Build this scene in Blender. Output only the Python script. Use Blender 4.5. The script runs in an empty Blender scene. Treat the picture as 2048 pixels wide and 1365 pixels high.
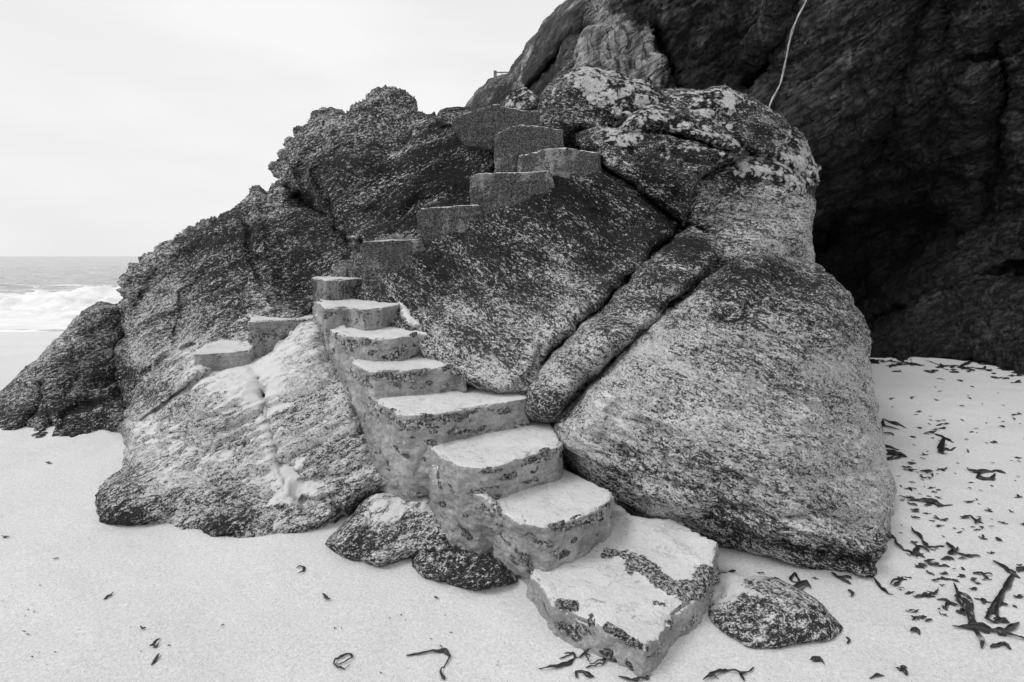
import bpy, bmesh, math, random
import numpy as np
from mathutils import Vector
from mathutils.bvhtree import BVHTree

# ------------------------------------------------------------------ camera, sky, sun, exposure
SC = bpy.context.scene
COL = SC.collection
FPX = 1000.0                      # focal length in photograph pixels (2048 wide)
PITCH = math.atan(169.5 / FPX)
CZ = 1.6
cam_d = bpy.data.cameras.new('camera')
cam = bpy.data.objects.new('camera', cam_d)
COL.objects.link(cam)
cam.location = (0, 0, CZ)
cam.rotation_euler = (math.pi / 2 - PITCH, 0, 0)
cam_d.sensor_width = 36.0
cam_d.lens = 36.0 * FPX / 2048.0
cam_d.clip_start = 0.05
cam_d.clip_end = 20000
SC.camera = cam
SC.view_settings.view_transform = 'Standard'
SC.view_settings.look = 'None'
SC.view_settings.gamma = 1.0
SC.view_settings.exposure = 0.0

SUN_EL, SUN_AZ = math.radians(50), math.radians(-106)    # azimuth from +Y towards +X
world = bpy.data.worlds.new('World')
SC.world = world
world.use_nodes = True
wn, wl = world.node_tree.nodes, world.node_tree.links
wn.clear()
wo = wn.new('ShaderNodeOutputWorld')
bg = wn.new('ShaderNodeBackground')
sky = wn.new('ShaderNodeTexSky')
sky.sky_type = 'NISHITA'
sky.sun_disc = False
sky.sun_elevation = SUN_EL
sky.sun_rotation = SUN_AZ
sky.dust_density = 4.0
bw = wn.new('ShaderNodeRGBToBW')
wl.new(sky.outputs[0], bw.inputs[0])
skm = wn.new('ShaderNodeMath'); skm.operation = 'MULTIPLY'; skm.inputs[1].default_value = 1.0
wl.new(bw.outputs[0], skm.inputs[0])
wtc = wn.new('ShaderNodeTexCoord')
wmp = wn.new('ShaderNodeMapping'); wmp.inputs['Scale'].default_value = (1.1, 1.1, 4.2)
wl.new(wtc.outputs['Generated'], wmp.inputs[0])
wno = wn.new('ShaderNodeTexNoise'); wno.inputs['Scale'].default_value = 1.3
wno.inputs['Detail'].default_value = 5; wno.inputs['Roughness'].default_value = .45
wl.new(wmp.outputs[0], wno.inputs['Vector'])
wr = wn.new('ShaderNodeMapRange')
wr.inputs['From Min'].default_value = .36; wr.inputs['From Max'].default_value = .62
wr.inputs['To Min'].default_value = 8.5; wr.inputs['To Max'].default_value = 9.9
wl.new(wno.outputs['Fac'], wr.inputs['Value'])
wmx = wn.new('ShaderNodeMix'); wmx.data_type = 'FLOAT'; wmx.inputs['Factor'].default_value = .93
wl.new(skm.outputs[0], wmx.inputs[2]); wl.new(wr.outputs[0], wmx.inputs[3])
wl.new(wmx.outputs[0], bg.inputs['Color'])
bg.inputs['Strength'].default_value = 0.1
wl.new(bg.outputs[0], wo.inputs[0])

sun_d = bpy.data.lights.new('sun', 'SUN')
sun_d.energy = 1.5
sun_d.angle = math.radians(22)
sun_d.color = (1, 1, 1)
sun = bpy.data.objects.new('sun', sun_d)
COL.objects.link(sun)
sdir = Vector((math.sin(SUN_AZ) * math.cos(SUN_EL), math.cos(SUN_AZ) * math.cos(SUN_EL), math.sin(SUN_EL)))
sun.rotation_euler = sdir.to_track_quat('Z', 'Y').to_euler()
sun.location = sdir * 30

# ------------------------------------------------------------------ numeric helpers
rng = np.random.default_rng(7)
random.seed(7)
_T = rng.uniform(-1, 1, (64, 64, 64)).astype(np.float32)


def noise3(p):
    p = np.asarray(p, np.float32)
    i = np.floor(p).astype(np.int64)
    f = p - i
    f = f * f * f * (f * (f * 6 - 15) + 10)
    x0, y0, z0 = i[:, 0] & 63, i[:, 1] & 63, i[:, 2] & 63
    x1, y1, z1 = (x0 + 1) & 63, (y0 + 1) & 63, (z0 + 1) & 63
    fx, fy, fz = f[:, 0], f[:, 1], f[:, 2]
    a = _T[x0, y0, z0] * (1 - fx) + _T[x1, y0, z0] * fx
    b = _T[x0, y1, z0] * (1 - fx) + _T[x1, y1, z0] * fx
    c = _T[x0, y0, z1] * (1 - fx) + _T[x1, y0, z1] * fx
    d = _T[x0, y1, z1] * (1 - fx) + _T[x1, y1, z1] * fx
    return (a * (1 - fy) + b * fy) * (1 - fz) + (c * (1 - fy) + d * fy) * fz


def fbm(p, octv=4, gain=.5, ridged=False):
    s, a, t = 0, 1.0, 0
    q = np.asarray(p, np.float32)
    for k in range(octv):
        n = noise3(q + 17.3 * k)
        if ridged:
            n = 1 - 2 * np.abs(n)
        s = s + a * n
        t += a
        a *= gain
        q = q * 2.03
    return s / t


def rays(px, py):
    dx = (np.asarray(px, float) - 1024) / FPX
    dy = (682.5 - np.asarray(py, float)) / FPX
    return np.stack([dx, math.cos(PITCH) + dy * math.sin(PITCH), -math.sin(PITCH) + dy * math.cos(PITCH)], -1)


def at_y(px, py, Y):
    r = rays(px, py)
    t = np.asarray(Y, float) / r[..., 1]
    return r * t[..., None] + np.array([0, 0, CZ])


def at_z(px, py, z):
    r = rays(px, py)
    t = (np.asarray(z, float) - CZ) / r[..., 2]
    return r * t[..., None] + np.array([0, 0, CZ])


def sstep(a, b, x):
    t = np.clip((x - a) / (b - a), 0, 1)
    return t * t * (3 - 2 * t)


class TPS:
    def __init__(s, pts, smooth=1e-3):
        a = np.array(pts, float)
        s.x = a[:, :2] / 300
        n = len(a)
        d = np.linalg.norm(s.x[:, None] - s.x[None], axis=2)
        K = s.phi(d) + smooth * np.eye(n)
        P = np.c_[np.ones(n), s.x]
        A = np.block([[K, P], [P.T, np.zeros((3, 3))]])
        s.w = np.linalg.solve(A, np.r_[a[:, 2], 0, 0, 0])

    @staticmethod
    def phi(d):
        return np.where(d > 1e-9, d * d * np.log(np.maximum(d, 1e-9)), 0)

    def __call__(s, x, y):
        out = np.zeros(len(x))
        for i in range(0, len(x), 20000):
            q = np.c_[x[i:i + 20000], y[i:i + 20000]] / 300
            d = np.linalg.norm(q[:, None] - s.x[None], axis=2)
            out[i:i + 20000] = s.phi(d) @ s.w[:-3] + s.w[-3] + q @ s.w[-2:]
        return out


def seg_dist(x, y, P, closed, need=False):
    P = np.asarray(P, np.float32)
    A = P if closed else P[:-1]
    B = np.roll(P, -1, 0) if closed else P[1:]
    V = B - A
    L = np.maximum((V ** 2).sum(1), 1e-6)
    D = np.empty(len(x), np.float32)
    NP = np.empty((len(x), 2), np.float32)
    for i in range(0, len(x), 8000):
        q = np.c_[x[i:i + 8000], y[i:i + 8000]].astype(np.float32)
        w = q[:, None, :] - A[None]
        t = np.clip((w * V[None]).sum(2) / L, 0, 1)
        e = w - t[..., None] * V[None]
        dd = (e ** 2).sum(2)
        k = dd.argmin(1)
        r = np.arange(len(q))
        D[i:i + 8000] = np.sqrt(dd[r, k])
        NP[i:i + 8000] = q - e[r, k]
    return (D, NP) if need else D


def smooth_poly(P, step=7.0, closed=True, jit=0.0, seed=0):
    P = np.array(P, float)
    n = len(P)
    out = []
    for i in range(n if closed else n - 1):
        p0, p1, p2, p3 = (P[(i + k) % n] if closed else P[min(max(i + k, 0), n - 1)] for k in (-1, 0, 1, 2))
        m = max(1, int(np.linalg.norm(p2 - p1) / step))
        for k in range(m):
            t = k / m
            c = .5 * ((2 * p1) + (p2 - p0) * t + (2 * p0 - 5 * p1 + 4 * p2 - p3) * t * t + (3 * p1 - p0 - 3 * p2 + p3) * t ** 3)
            out.append(.45 * c + .55 * (p1 * (1 - t) + p2 * t))
    if not closed:
        out.append(P[-1])
    out = np.array(out)
    if jit:
        q = np.c_[out * .03, np.full(len(out), seed * 3.7)]
        q2 = np.c_[out * .11, np.full(len(out), seed * 3.7 + 9)]
        out = out + jit * np.c_[noise3(q) + .55 * noise3(q2), noise3(q + 31) + .55 * noise3(q2 + 31)]
    return out


def make_mesh(name, V, faces, mats, parent=None, attrs=None, smooth=True, origin=None):
    V = np.asarray(V, float)
    if origin is None:
        origin = np.array([V[:, 0].mean(), V[:, 1].mean(), V[:, 2].min()])
    me = bpy.data.meshes.new(name)
    me.from_pydata((V - origin).tolist(), [], faces if isinstance(faces, list) else faces.tolist())
    me.update()
    for k, v in (attrs or {}).items():
        at = me.attributes.new(k, 'FLOAT', 'POINT')
        at.data.foreach_set('value', np.asarray(v, np.float32))
    if smooth:
        me.polygons.foreach_set('use_smooth', np.ones(len(me.polygons), bool))
    for m in (mats if isinstance(mats, (list, tuple)) else [mats]):
        me.materials.append(m)
    o = bpy.data.objects.new(name, me)
    COL.objects.link(o)
    if parent is not None:
        o.parent = parent
        o.location = Vector(origin) - parent.location
    else:
        o.location = origin
    return o


def tag(o, label=None, cat=None, group=None, kind=None):
    for k, v in (('label', label), ('category', cat), ('group', group), ('kind', kind)):
        if v:
            o[k] = v
    return o


def vnormals(V, F):
    F = np.asarray(F)
    n = np.cross(V[F[:, 2]] - V[F[:, 0]], V[F[:, -1]] - V[F[:, 1]])
    out = np.zeros_like(V)
    for k in range(F.shape[1]):
        np.add.at(out, F[:, k], n)
    l = np.linalg.norm(out, axis=1, keepdims=True)
    return out / np.maximum(l, 1e-12)


# ------------------------------------------------------------------ materials
class NT:
    def __init__(s, name, rough=.9, spec=.2):
        s.m = bpy.data.materials.new(name)
        s.m.use_nodes = True
        s.n, s.l = s.m.node_tree.nodes, s.m.node_tree.links
        s.n.clear()
        s.out = s.n.new('ShaderNodeOutputMaterial')
        s.b = s.n.new('ShaderNodeBsdfPrincipled')
        s.b.inputs['Roughness'].default_value = rough
        s.b.inputs['Specular IOR Level'].default_value = spec
        s.l.new(s.b.outputs[0], s.out.inputs[0])
        s.tc = s.n.new('ShaderNodeNewGeometry').outputs['Position']

    def put(s, sock, v):
        if isinstance(v, (int, float)):
            sock.default_value = v
        elif isinstance(v, tuple):
            sock.default_value = v
        else:
            s.l.new(v, sock)

    def math(s, op, a, b=0.0, c=0.0):
        n = s.n.new('ShaderNodeMath'); n.operation = op
        s.put(n.inputs[0], a); s.put(n.inputs[1], b)
        if op in ('MULTIPLY_ADD', 'COMPARE'):
            s.put(n.inputs[2], c)
        return n.outputs[0]

    def mapping(s, rot=(0, 0, 0), scale=(1, 1, 1), vec=None, loc=(0, 0, 0)):
        n = s.n.new('ShaderNodeMapping'); n.vector_type = 'POINT'
        # rotate first, then scale: two nodes
        n.inputs['Rotation'].default_value = rot
        n.inputs['Location'].default_value = loc
        s.l.new(vec or s.tc, n.inputs[0])
        k = s.n.new('ShaderNodeVectorMath'); k.operation = 'MULTIPLY'
        s.l.new(n.outputs[0], k.inputs[0]); k.inputs[1].default_value = scale
        return k.outputs[0]

    def noise(s, vec, scale=1.0, detail=4.0, rough=.5, dist=0.0):
        n = s.n.new('ShaderNodeTexNoise')
        s.l.new(vec, n.inputs['Vector'])
        for k, v in (('Scale', scale), ('Detail', detail), ('Roughness', rough), ('Distortion', dist)):
            n.inputs[k].default_value = v
        return n.outputs['Fac']

    def voro(s, vec, scale=1.0, feat='F1', out='Distance', rand=1.0):
        n = s.n.new('ShaderNodeTexVoronoi'); n.feature = feat
        s.l.new(vec, n.inputs['Vector'])
        n.inputs['Scale'].default_value = scale
        n.inputs['Randomness'].default_value = rand
        return n.outputs[out]

    def ss(s, v, a, b, lo=0.0, hi=1.0):
        n = s.n.new('ShaderNodeMapRange'); n.interpolation_type = 'SMOOTHSTEP'
        s.put(n.inputs['Value'], v); s.put(n.inputs['From Min'], a); s.put(n.inputs['From Max'], b)
        s.put(n.inputs['To Min'], lo); s.put(n.inputs['To Max'], hi)
        return n.outputs[0]

    def lin(s, v, a, b, lo=0.0, hi=1.0):
        n = s.n.new('ShaderNodeMapRange')
        s.put(n.inputs['Value'], v); s.put(n.inputs['From Min'], a); s.put(n.inputs['From Max'], b)
        s.put(n.inputs['To Min'], lo); s.put(n.inputs['To Max'], hi)
        return n.outputs[0]

    def mix(s, f, a, b):
        n = s.n.new('ShaderNodeMix'); n.data_type = 'FLOAT'
        s.put(n.inputs[0], f); s.put(n.inputs[2], a); s.put(n.inputs[3], b)
        return n.outputs[0]

    def attr(s, name):
        n = s.n.new('ShaderNodeAttribute'); n.attribute_name = name
        return n.outputs['Fac']

    def bump(s, h, dist=.01, strength=1.0, prev=None):
        n = s.n.new('ShaderNodeBump')
        n.inputs['Distance'].default_value = dist
        n.inputs['Strength'].default_value = strength
        s.put(n.inputs['Height'], h)
        if prev is not None:
            s.l.new(prev, n.inputs['Normal'])
        return n.outputs[0]

    def up(s):
        g = s.n.new('ShaderNodeNewGeometry')
        x = s.n.new('ShaderNodeSeparateXYZ')
        s.l.new(g.outputs['Normal'], x.inputs[0])
        return x.outputs['Z']

    def finish(s, col, nrm=None, rough=None):
        c = s.n.new('ShaderNodeCombineColor')
        for k in range(3):
            s.put(c.inputs[k], col)
        s.l.new(c.outputs[0], s.b.inputs['Base Color'])
        if nrm is not None:
            s.l.new(nrm, s.b.inputs['Normal'])
        if rough is not None:
            s.put(s.b.inputs['Roughness'], rough)
        return s.m


def granite(name, tilt, fine=1.0):
    """speckled foliated granite with black lichen, painted shade, pale crustose lichen and dusted sand, by vertex attributes"""
    t = NT(name, .9, .1)
    tilt = -tilt
    dk0, wh, sd = t.attr('lichen_and_shade'), t.attr('pale_lichen'), t.attr('sand_dust')
    dk = t.math('MAXIMUM', dk0, t.math('MINIMUM', t.math('MULTIPLY', wh, 1.25), .95))
    warp = t.noise(t.tc, 3.0, 3, .5)
    wv = t.n.new('ShaderNodeVectorMath'); wv.operation = 'MULTIPLY_ADD'
    t.l.new(warp, wv.inputs[0]); wv.inputs[1].default_value = (.07, .03, .09); t.l.new(t.tc, wv.inputs[2])
    n1 = t.noise(t.mapping((0, tilt, 0), (23 * fine, 30 * fine, 60 * fine), wv.outputs[0]), 1.0, 6, .68, .35)
    n2 = t.noise(t.mapping((0, tilt, 0), (88, 100, 145), wv.outputs[0]), 1.0, 4, .72)
    g = t.math('ADD', t.math('MULTIPLY', n1, .56), t.math('MULTIPLY', n2, .44))
    big = t.noise(t.mapping((0, tilt, 0), (1.6, 2.5, 8), wv.outputs[0]), 1.0, 5, .6)
    thr = t.math('ADD', t.lin(dk, 0, 1, .415, .595), t.lin(big, .3, .7, .05, -.05))
    m = t.ss(t.math('SUBTRACT', g, thr), -.035, .055)
    base = t.mix(m, t.lin(dk, 0, 1, .12, .013), t.lin(dk, 0, 1, .78, .72))
    base = t.math('MULTIPLY', base, t.lin(n2, .3, .7, .5, 1.4))
    # fine fissures following the foliation
    fis = t.noise(t.mapping((0, tilt * 1.25, 0), (6, 10, 36), wv.outputs[0]), 1.0, 4, .6, 1.0)
    fl = t.ss(t.math('ABSOLUTE', t.math('SUBTRACT', fis, .5)), .0, .014)
    base = t.math('MULTIPLY', base, t.lin(fl, 0, 1, .25, 1.0))
    # pale crustose lichen: rounded, overlapping patches
    lv = t.voro(wv.outputs[0], 19)
    ln = t.noise(t.tc, 6, 7, .74)
    lf = t.math('ADD', t.math('SUBTRACT', ln, t.math('MULTIPLY', lv, .25)), t.lin(wh, 0, 1, -.34, .20))
    lm = t.ss(t.math('ADD', lf, t.math('MULTIPLY', t.math('SUBTRACT', t.noise(t.tc, 55, 4, .75), .5), .28)), .43, .52)
    crust = t.lin(t.noise(t.tc, 85, 4, .75), .32, .64, .26, .85)
    base = t.mix(lm, base, crust)
    # sand lodged on the ledges
    sn = t.noise(t.mapping((0, tilt, 0), (8, 10, 21)), 1.0, 8, .72)
    sf = t.math('ADD', t.math('ADD', sn, t.lin(sd, 0, 1, -.36, .19)), t.lin(t.up(), -.2, .9, -.10, .14))
    sm = t.math('MULTIPLY', t.ss(sf, .47, .53), t.ss(sd, .03, .12))
    sandc = t.lin(t.noise(t.tc, 220, 3, .6), .3, .7, .56, .78)
    base = t.mix(sm, base, sandc)
    h = t.math('ADD', g, t.math('MULTIPLY', lm, .10))
    h = t.math('ADD', h, t.math('MULTIPLY', fl, .08))
    h = t.mix(t.math('MULTIPLY', sm, .6), h, .62)
    nr = t.bump(h, .026, 1.0)
    nr = t.bump(n2, .004, .6, nr)
    return t.finish(base, nr, t.lin(sm, 0, 1, .85, .95))


M_ROCK_R = granite('foliated granite dipping right', math.radians(20))
M_ROCK_L = granite('foliated granite dipping left', math.radians(-22))
M_ROCK_S = granite('foliated granite slab', math.radians(33))
M_ROCK_H = granite('foliated granite level', math.radians(6))


def cliff_mat():
    t = NT('wet dark cliff rock', .5, .3)
    wh, dk = t.attr('pale_lichen'), t.attr('lichen_and_shade')
    v = t.mapping((0, math.radians(35), 0), (1.3, 2, 4.2))
    n1 = t.noise(v, 1.0, 9, .66, .6)
    n2 = t.noise(t.mapping((0, math.radians(35), 0), (9, 11, 26)), 1.0, 6, .7, .3)
    st = t.noise(t.mapping((0, 0, 0), (2.6, 2.6, .35)), 1.0, 6, .6, .2)      # run-off streaks
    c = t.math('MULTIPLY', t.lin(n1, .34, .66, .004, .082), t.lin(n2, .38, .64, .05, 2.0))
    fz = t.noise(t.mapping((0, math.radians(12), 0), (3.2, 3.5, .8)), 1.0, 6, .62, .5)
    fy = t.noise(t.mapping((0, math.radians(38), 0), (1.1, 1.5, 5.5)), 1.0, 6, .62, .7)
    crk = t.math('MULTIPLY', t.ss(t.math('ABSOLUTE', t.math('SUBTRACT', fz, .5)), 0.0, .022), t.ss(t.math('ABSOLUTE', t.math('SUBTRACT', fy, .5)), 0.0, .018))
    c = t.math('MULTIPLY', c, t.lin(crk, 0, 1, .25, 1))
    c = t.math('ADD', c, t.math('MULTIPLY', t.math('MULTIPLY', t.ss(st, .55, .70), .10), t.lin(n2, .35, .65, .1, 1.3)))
    c = t.math('MULTIPLY', c, t.lin(dk, 0, 1, 1.4, .25))  # darkens the colour to imitate shade in the cliff recesses
    # pale weathered granite on the sea side
    f = t.math('ADD', t.math('MULTIPLY', n1, .55), t.math('MULTIPLY', n2, .45))
    f = t.math('ADD', f, t.math('MULTIPLY', t.math('SUBTRACT', st, .5), .5))
    pm = t.ss(t.math('ADD', f, t.lin(wh, 0, 1, -.36, .42)), .40, .60)
    c = t.mix(pm, c, t.math('MULTIPLY', t.math('MULTIPLY', t.lin(n2, .3, .7, .12, .62), t.lin(st, .38, .62, .45, 1.25)), t.lin(crk, 0, 1, .12, 1)))
    nr = t.bump(t.math('ADD', n1, t.math('MULTIPLY', crk, .35)), .14, .9)
    nr = t.bump(n2, .06, 1.0, nr)
    n3 = t.noise(t.mapping((0, math.radians(35), 0), (30, 34, 70)), 1.0, 4, .7)
    nr = t.bump(n3, .02, .9, nr)
    return t.finish(c, nr, t.lin(n2, .3, .7, .36, .8))


M_CLIFF = cliff_mat()


def plaster(name):
    t = NT(name, .9, .2)
    dk = t.attr('lichen_and_shade')
    n1 = t.noise(t.tc, 5, 6, .6)
    n2 = t.noise(t.tc, 55, 5, .7)
    n3 = t.noise(t.tc, 260, 2, .6)
    brush = t.noise(t.mapping((0, .2, .3), (9, 12, 46)), 1.0, 5, .65, .6)
    c = t.lin(n1, .3, .7, .20, .46)
    c = t.math('MULTIPLY', c, t.lin(brush, .3, .7, .8, 1.2))
    c = t.math('MULTIPLY', c, t.lin(n2, .3, .7, .7, 1.25))
    # rough aggregate and bare stone where the render has worn off
    wornf = t.noise(t.mapping((0, 0, 0), (5.5, 5.5, 15)), 1.0, 5, .62, .5)
    worn = t.ss(t.math('ADD', wornf, t.math('MULTIPLY', t.math('SUBTRACT', n2, .5), .30)), t.lin(t.attr('nose'), 0, 1, .575, .50), t.lin(t.attr('nose'), 0, 1, .61, .54))
    c = t.mix(worn, c, t.mix(t.ss(n2, .44, .60), .035, .45))
    # black lichen on the upper, older concrete
    vs = t.noise(t.mapping((0, 0, 0), (16, 16, 3.5)), 1.0, 6, .7)
    lf = t.math('ADD', t.math('ADD', t.math('MULTIPLY', n2, 1.0), t.math('MULTIPLY', t.math('ADD', n1, vs), .7)), t.lin(dk, 0, 1, -1.2, -.44))
    lm = t.ss(lf, .40, .56)
    c = t.mix(lm, c, t.lin(t.noise(t.tc, 120, 4, .75), .45, .66, .012, .26))
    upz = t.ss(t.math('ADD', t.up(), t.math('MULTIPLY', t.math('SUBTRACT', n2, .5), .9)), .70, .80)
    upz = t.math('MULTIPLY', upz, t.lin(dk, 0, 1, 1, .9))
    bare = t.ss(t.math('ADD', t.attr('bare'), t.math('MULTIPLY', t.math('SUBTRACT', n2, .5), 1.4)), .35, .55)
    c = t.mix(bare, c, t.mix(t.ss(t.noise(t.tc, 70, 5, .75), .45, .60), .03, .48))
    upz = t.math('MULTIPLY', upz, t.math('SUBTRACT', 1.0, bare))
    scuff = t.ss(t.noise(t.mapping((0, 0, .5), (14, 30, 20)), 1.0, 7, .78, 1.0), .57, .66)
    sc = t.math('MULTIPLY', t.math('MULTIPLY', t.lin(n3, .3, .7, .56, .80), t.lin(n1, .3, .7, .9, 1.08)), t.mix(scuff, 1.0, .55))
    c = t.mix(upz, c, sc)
    h = t.math('ADD', t.math('MULTIPLY', brush, .45), t.math('MULTIPLY', n2, .75))
    h = t.math('SUBTRACT', h, t.math('MULTIPLY', worn, .35))
    h = t.math('SUBTRACT', h, t.math('MULTIPLY', scuff, .05))
    nr = t.bump(h, .022, .8)
    nr = t.bump(n3, .003, .5, nr)
    return t.finish(c, nr)


M_PLASTER = plaster('sand dusted lime render')


def stone_mat():
    t = NT('rubble stone', .9, .1)
    n = t.noise(t.tc, 90, 6, .75, .4)
    n1 = t.noise(t.tc, 9, 4, .6)
    c = t.mix(t.ss(n, .42, .62), .03, t.lin(n1, .3, .7, .22, .5))
    return t.finish(c, t.bump(n, .02, .9))


M_STONE = stone_mat()


def sand_mat():
    t = NT('pale shell sand', .95, .15)
    grain = t.noise(t.tc, 420, 3, .75)
    g2 = t.noise(t.tc, 170, 3, .7)
    spk = t.ss(t.noise(t.tc, 150, 2, .6), .66, .70)           # dark shell and mica grains
    spw = t.ss(t.noise(t.mapping(loc=(9, 3, 1)), 200, 2, .6), .68, .71)
    ripple = t.noise(t.mapping((0, 0, .4), (2.2, 6, 6)), 1.0, 6, .6)
    big = t.noise(t.tc, .8, 5, .55)
    mid = t.noise(t.tc, 75, 4, .75)
    c = t.math('MULTIPLY', t.lin(grain, .25, .75, .54, .86), t.lin(mid, .3, .7, .80, 1.16))
    c = t.math('MULTIPLY', c, t.lin(g2, .3, .7, .88, 1.12))
    c = t.math('MULTIPLY', c, t.lin(big, .3, .7, .95, 1.04))
    c = t.mix(t.math('MULTIPLY', spk, .8), c, .10)
    spb = t.ss(t.noise(t.mapping(loc=(2, 7, 1)), 62, 3, .7), .665, .70)
    c = t.mix(t.math('MULTIPLY', spb, .45), c, .12)
    c = t.mix(t.math('MULTIPLY', spw, .6), c, .85)
    wet = t.attr('wet')
    c = t.math('MULTIPLY', c, t.lin(wet, 0, 1, 1, 1.0))
    nr = t.bump(ripple, .02, .35)
    nr = t.bump(mid, .012, .5, nr)
    nr = t.bump(g2, .006, .5, nr)
    nr = t.bump(grain, .003, .5, nr)
    return t.finish(c, nr, t.lin(wet, 0, 1, .95, .35))


M_SAND = sand_mat()


def sea_mat():
    t = NT('grey sea water and foam', .18, .5)
    foam = t.attr('foam')
    f1 = t.noise(t.mapping((0, 0, .08), (.16, .8, .8)), 1.0, 8, .66, .8)
    f2 = t.noise(t.mapping((0, 0, -.1), (.9, 2.6, 2.6)), 1.0, 7, .7, .5)
    f = t.math('ADD', t.math('MULTIPLY', f1, .6), t.math('MULTIPLY', f2, .4))
    fm = t.ss(t.math('ADD', f, t.lin(foam, 0, 1, -.02, .3)), .55, .62)
    w = t.noise(t.mapping((0, 0, .1), (.5, 2.2, 2.2)), 1.0, 8, .68, .3)
    c = t.mix(fm, t.lin(w, .32, .68, .20, .54), t.lin(f2, .3, .7, .7, .95))
    nr = t.bump(w, .35, .5)
    nr = t.bump(f2, .12, .4, nr)
    return t.finish(c, nr, t.lin(fm, 0, 1, .22, .9))


M_SEA = sea_mat()


def weed_mat():
    t = NT('damp black seaweed', .38, .5)
    n = t.noise(t.tc, 60, 4, .6)
    return t.finish(t.lin(n, .3, .7, .006, .03), t.bump(n, .004, .6))


M_WEED = weed_mat()
_t = NT('bleached kelp stalk', .6, .4)
_n = _t.noise(_t.tc, 22, 4, .7)
M_STALK = _t.finish(_t.mix(_t.ss(_n, .56, .64), .02, .3), _t.bump(_n, .005, .6))
_t = NT('quartz vein', .6, .4)
_n = _t.noise(_t.tc, 14, 5, .7)
M_VEIN = _t.finish(_t.lin(_n, .3, .7, .28, .62), _t.bump(_n, .03, .8))
_t = NT('pale salt plant leaf', .6, .3)
_n = _t.noise(_t.tc, 40, 3, .6)
M_LEAF = _t.finish(_t.lin(_n, .3, .7, .12, .42))
_t = NT('weathered railing', .7, .3)
M_RAIL = _t.finish(_t.lin(_t.noise(_t.tc, 9, 3, .6), .3, .7, .1, .25))
_t = NT('white shell', .5, .4)
M_SHELL = _t.finish(_t.lin(_t.noise(_t.tc, 90, 3, .6), .3, .7, .6, .85))

# ------------------------------------------------------------------ beach
def spaced(*seg):
    out = [seg[0][0]]
    for a, b, st in seg:
        n = max(1, int(round((b - a) / st)))
        out += list(a + (b - a) * np.arange(1, n + 1) / n)
    return np.array(out)


def grid_faces(nx, ny, keep=None):
    i = np.arange(nx * ny).reshape(ny, nx)
    f = np.stack([i[:-1, :-1], i[:-1, 1:], i[1:, 1:], i[1:, :-1]], -1).reshape(-1, 4)
    return f


def ground_z(x, y):
    z = .018 * fbm(np.c_[x * .9, y * .9, 0 * x], 3) + .011 * fbm(np.c_[x * 4.5, y * 4.5, 0 * x + 5], 3) + .003 * fbm(np.c_[x * 17, y * 17, 0 * x + 8], 2)
    z = z * sstep(60, 10, np.abs(x) + np.abs(y))
    fall = np.clip(y - 8.6 - .12 * (x + 9), 0, 60)
    z = z - .055 * fall * sstep(3.5, 0, x)
    z = z - .02 * sstep(2.0, 1.2, y) * 0
    return z


xs = spaced((-300, -60, 12), (-60, -14, 2), (-14, -6, .12), (-6, 5, .035), (5, 12, .12), (12, 60, 3))
ys = spaced((-60, -6, 3), (-6, 1, .2), (1, 6, .035), (6, 14, .1), (14, 40, 1.5))
gx, gy = np.meshgrid(xs, ys)
gx, gy = gx.ravel(), gy.ravel()
gz = ground_z(gx, gy)
wet = sstep(8.9, 9.3, gy - .12 * (gx + 9)) * sstep(2, 0, gx)
make_sand = make_mesh('beach_sand', np.c_[gx, gy, gz], grid_faces(len(xs), len(ys)), M_SAND,
                      attrs={'wet': wet}, origin=np.zeros(3))
tag(make_sand, 'pale fine sand beach around the boulders', kind='structure')

# sea, from the shoreline to the horizon
SEA = -.2
xs = np.concatenate([-np.geomspace(9000, 90, 26), spaced((-80, -30, .6), (-30, -4, .11), (-4, 20, 1.0)), np.geomspace(25, 9000, 16)])
ys = np.concatenate([spaced((10.6, 26, .09)), np.geomspace(26.2, 16000, 170)])
gx, gy = np.meshgrid(xs, ys)
gx, gy = gx.ravel(), gy.ravel()
far = sstep(300, 60, gy) * sstep(200, 60, np.abs(gx))
p = np.c_[gx * .35, gy * .8, 0 * gx]
sw = .16 * fbm(p, 4) + .05 * fbm(p * 5, 3)
# lines of swell
crest = 0
for y0, hgt, wd in ((18.2, .8, 1.2), (23.5, .34, 1.5), (31, .3, 2), (42, .3, 2.6)):
    yy = y0 + 1.3 * noise3(np.c_[gx * .12, 0 * gx + y0, 0 * gx]) + .05 * (gx + 15)
    u = (gy - yy) / wd
    amp = .75 + .45 * noise3(np.c_[gx * .22, 0 * gx + y0 * 3, 0 * gx])
    crest = crest + hgt * amp * np.exp(-np.where(u < 0, u * 1.7, u) ** 2)
shore = sstep(11.5, 15, gy)
lump = .30 * np.abs(fbm(np.c_[gx * 1.6, gy * 1.9, 0 * gx + 3], 5)) * sstep(13.5, 16, gy) * sstep(22, 18.4, gy)
gz = SEA + (sw * far + crest * far) * shore + lump
foam = sstep(12, 13, gy) * sstep(20.5, 17.6, gy) + .55 * sstep(33, 20, gy) * sstep(17, 20, gy) * .6
foam = np.maximum(foam, sstep(12.6, 11.2, gy) * .9)
sea = make_mesh('sea', np.c_[gx, gy, gz], grid_faces(len(xs), len(ys)), M_SEA, attrs={'foam': foam}, origin=np.zeros(3))
tag(sea, 'grey choppy sea with a white breaker running ashore', kind='structure')


# ------------------------------------------------------------------ relief solids: boulders and cliff
def G(x, y, z=0.0):
    return (x, y, float(at_z(x, y, z)[1]))


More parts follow.
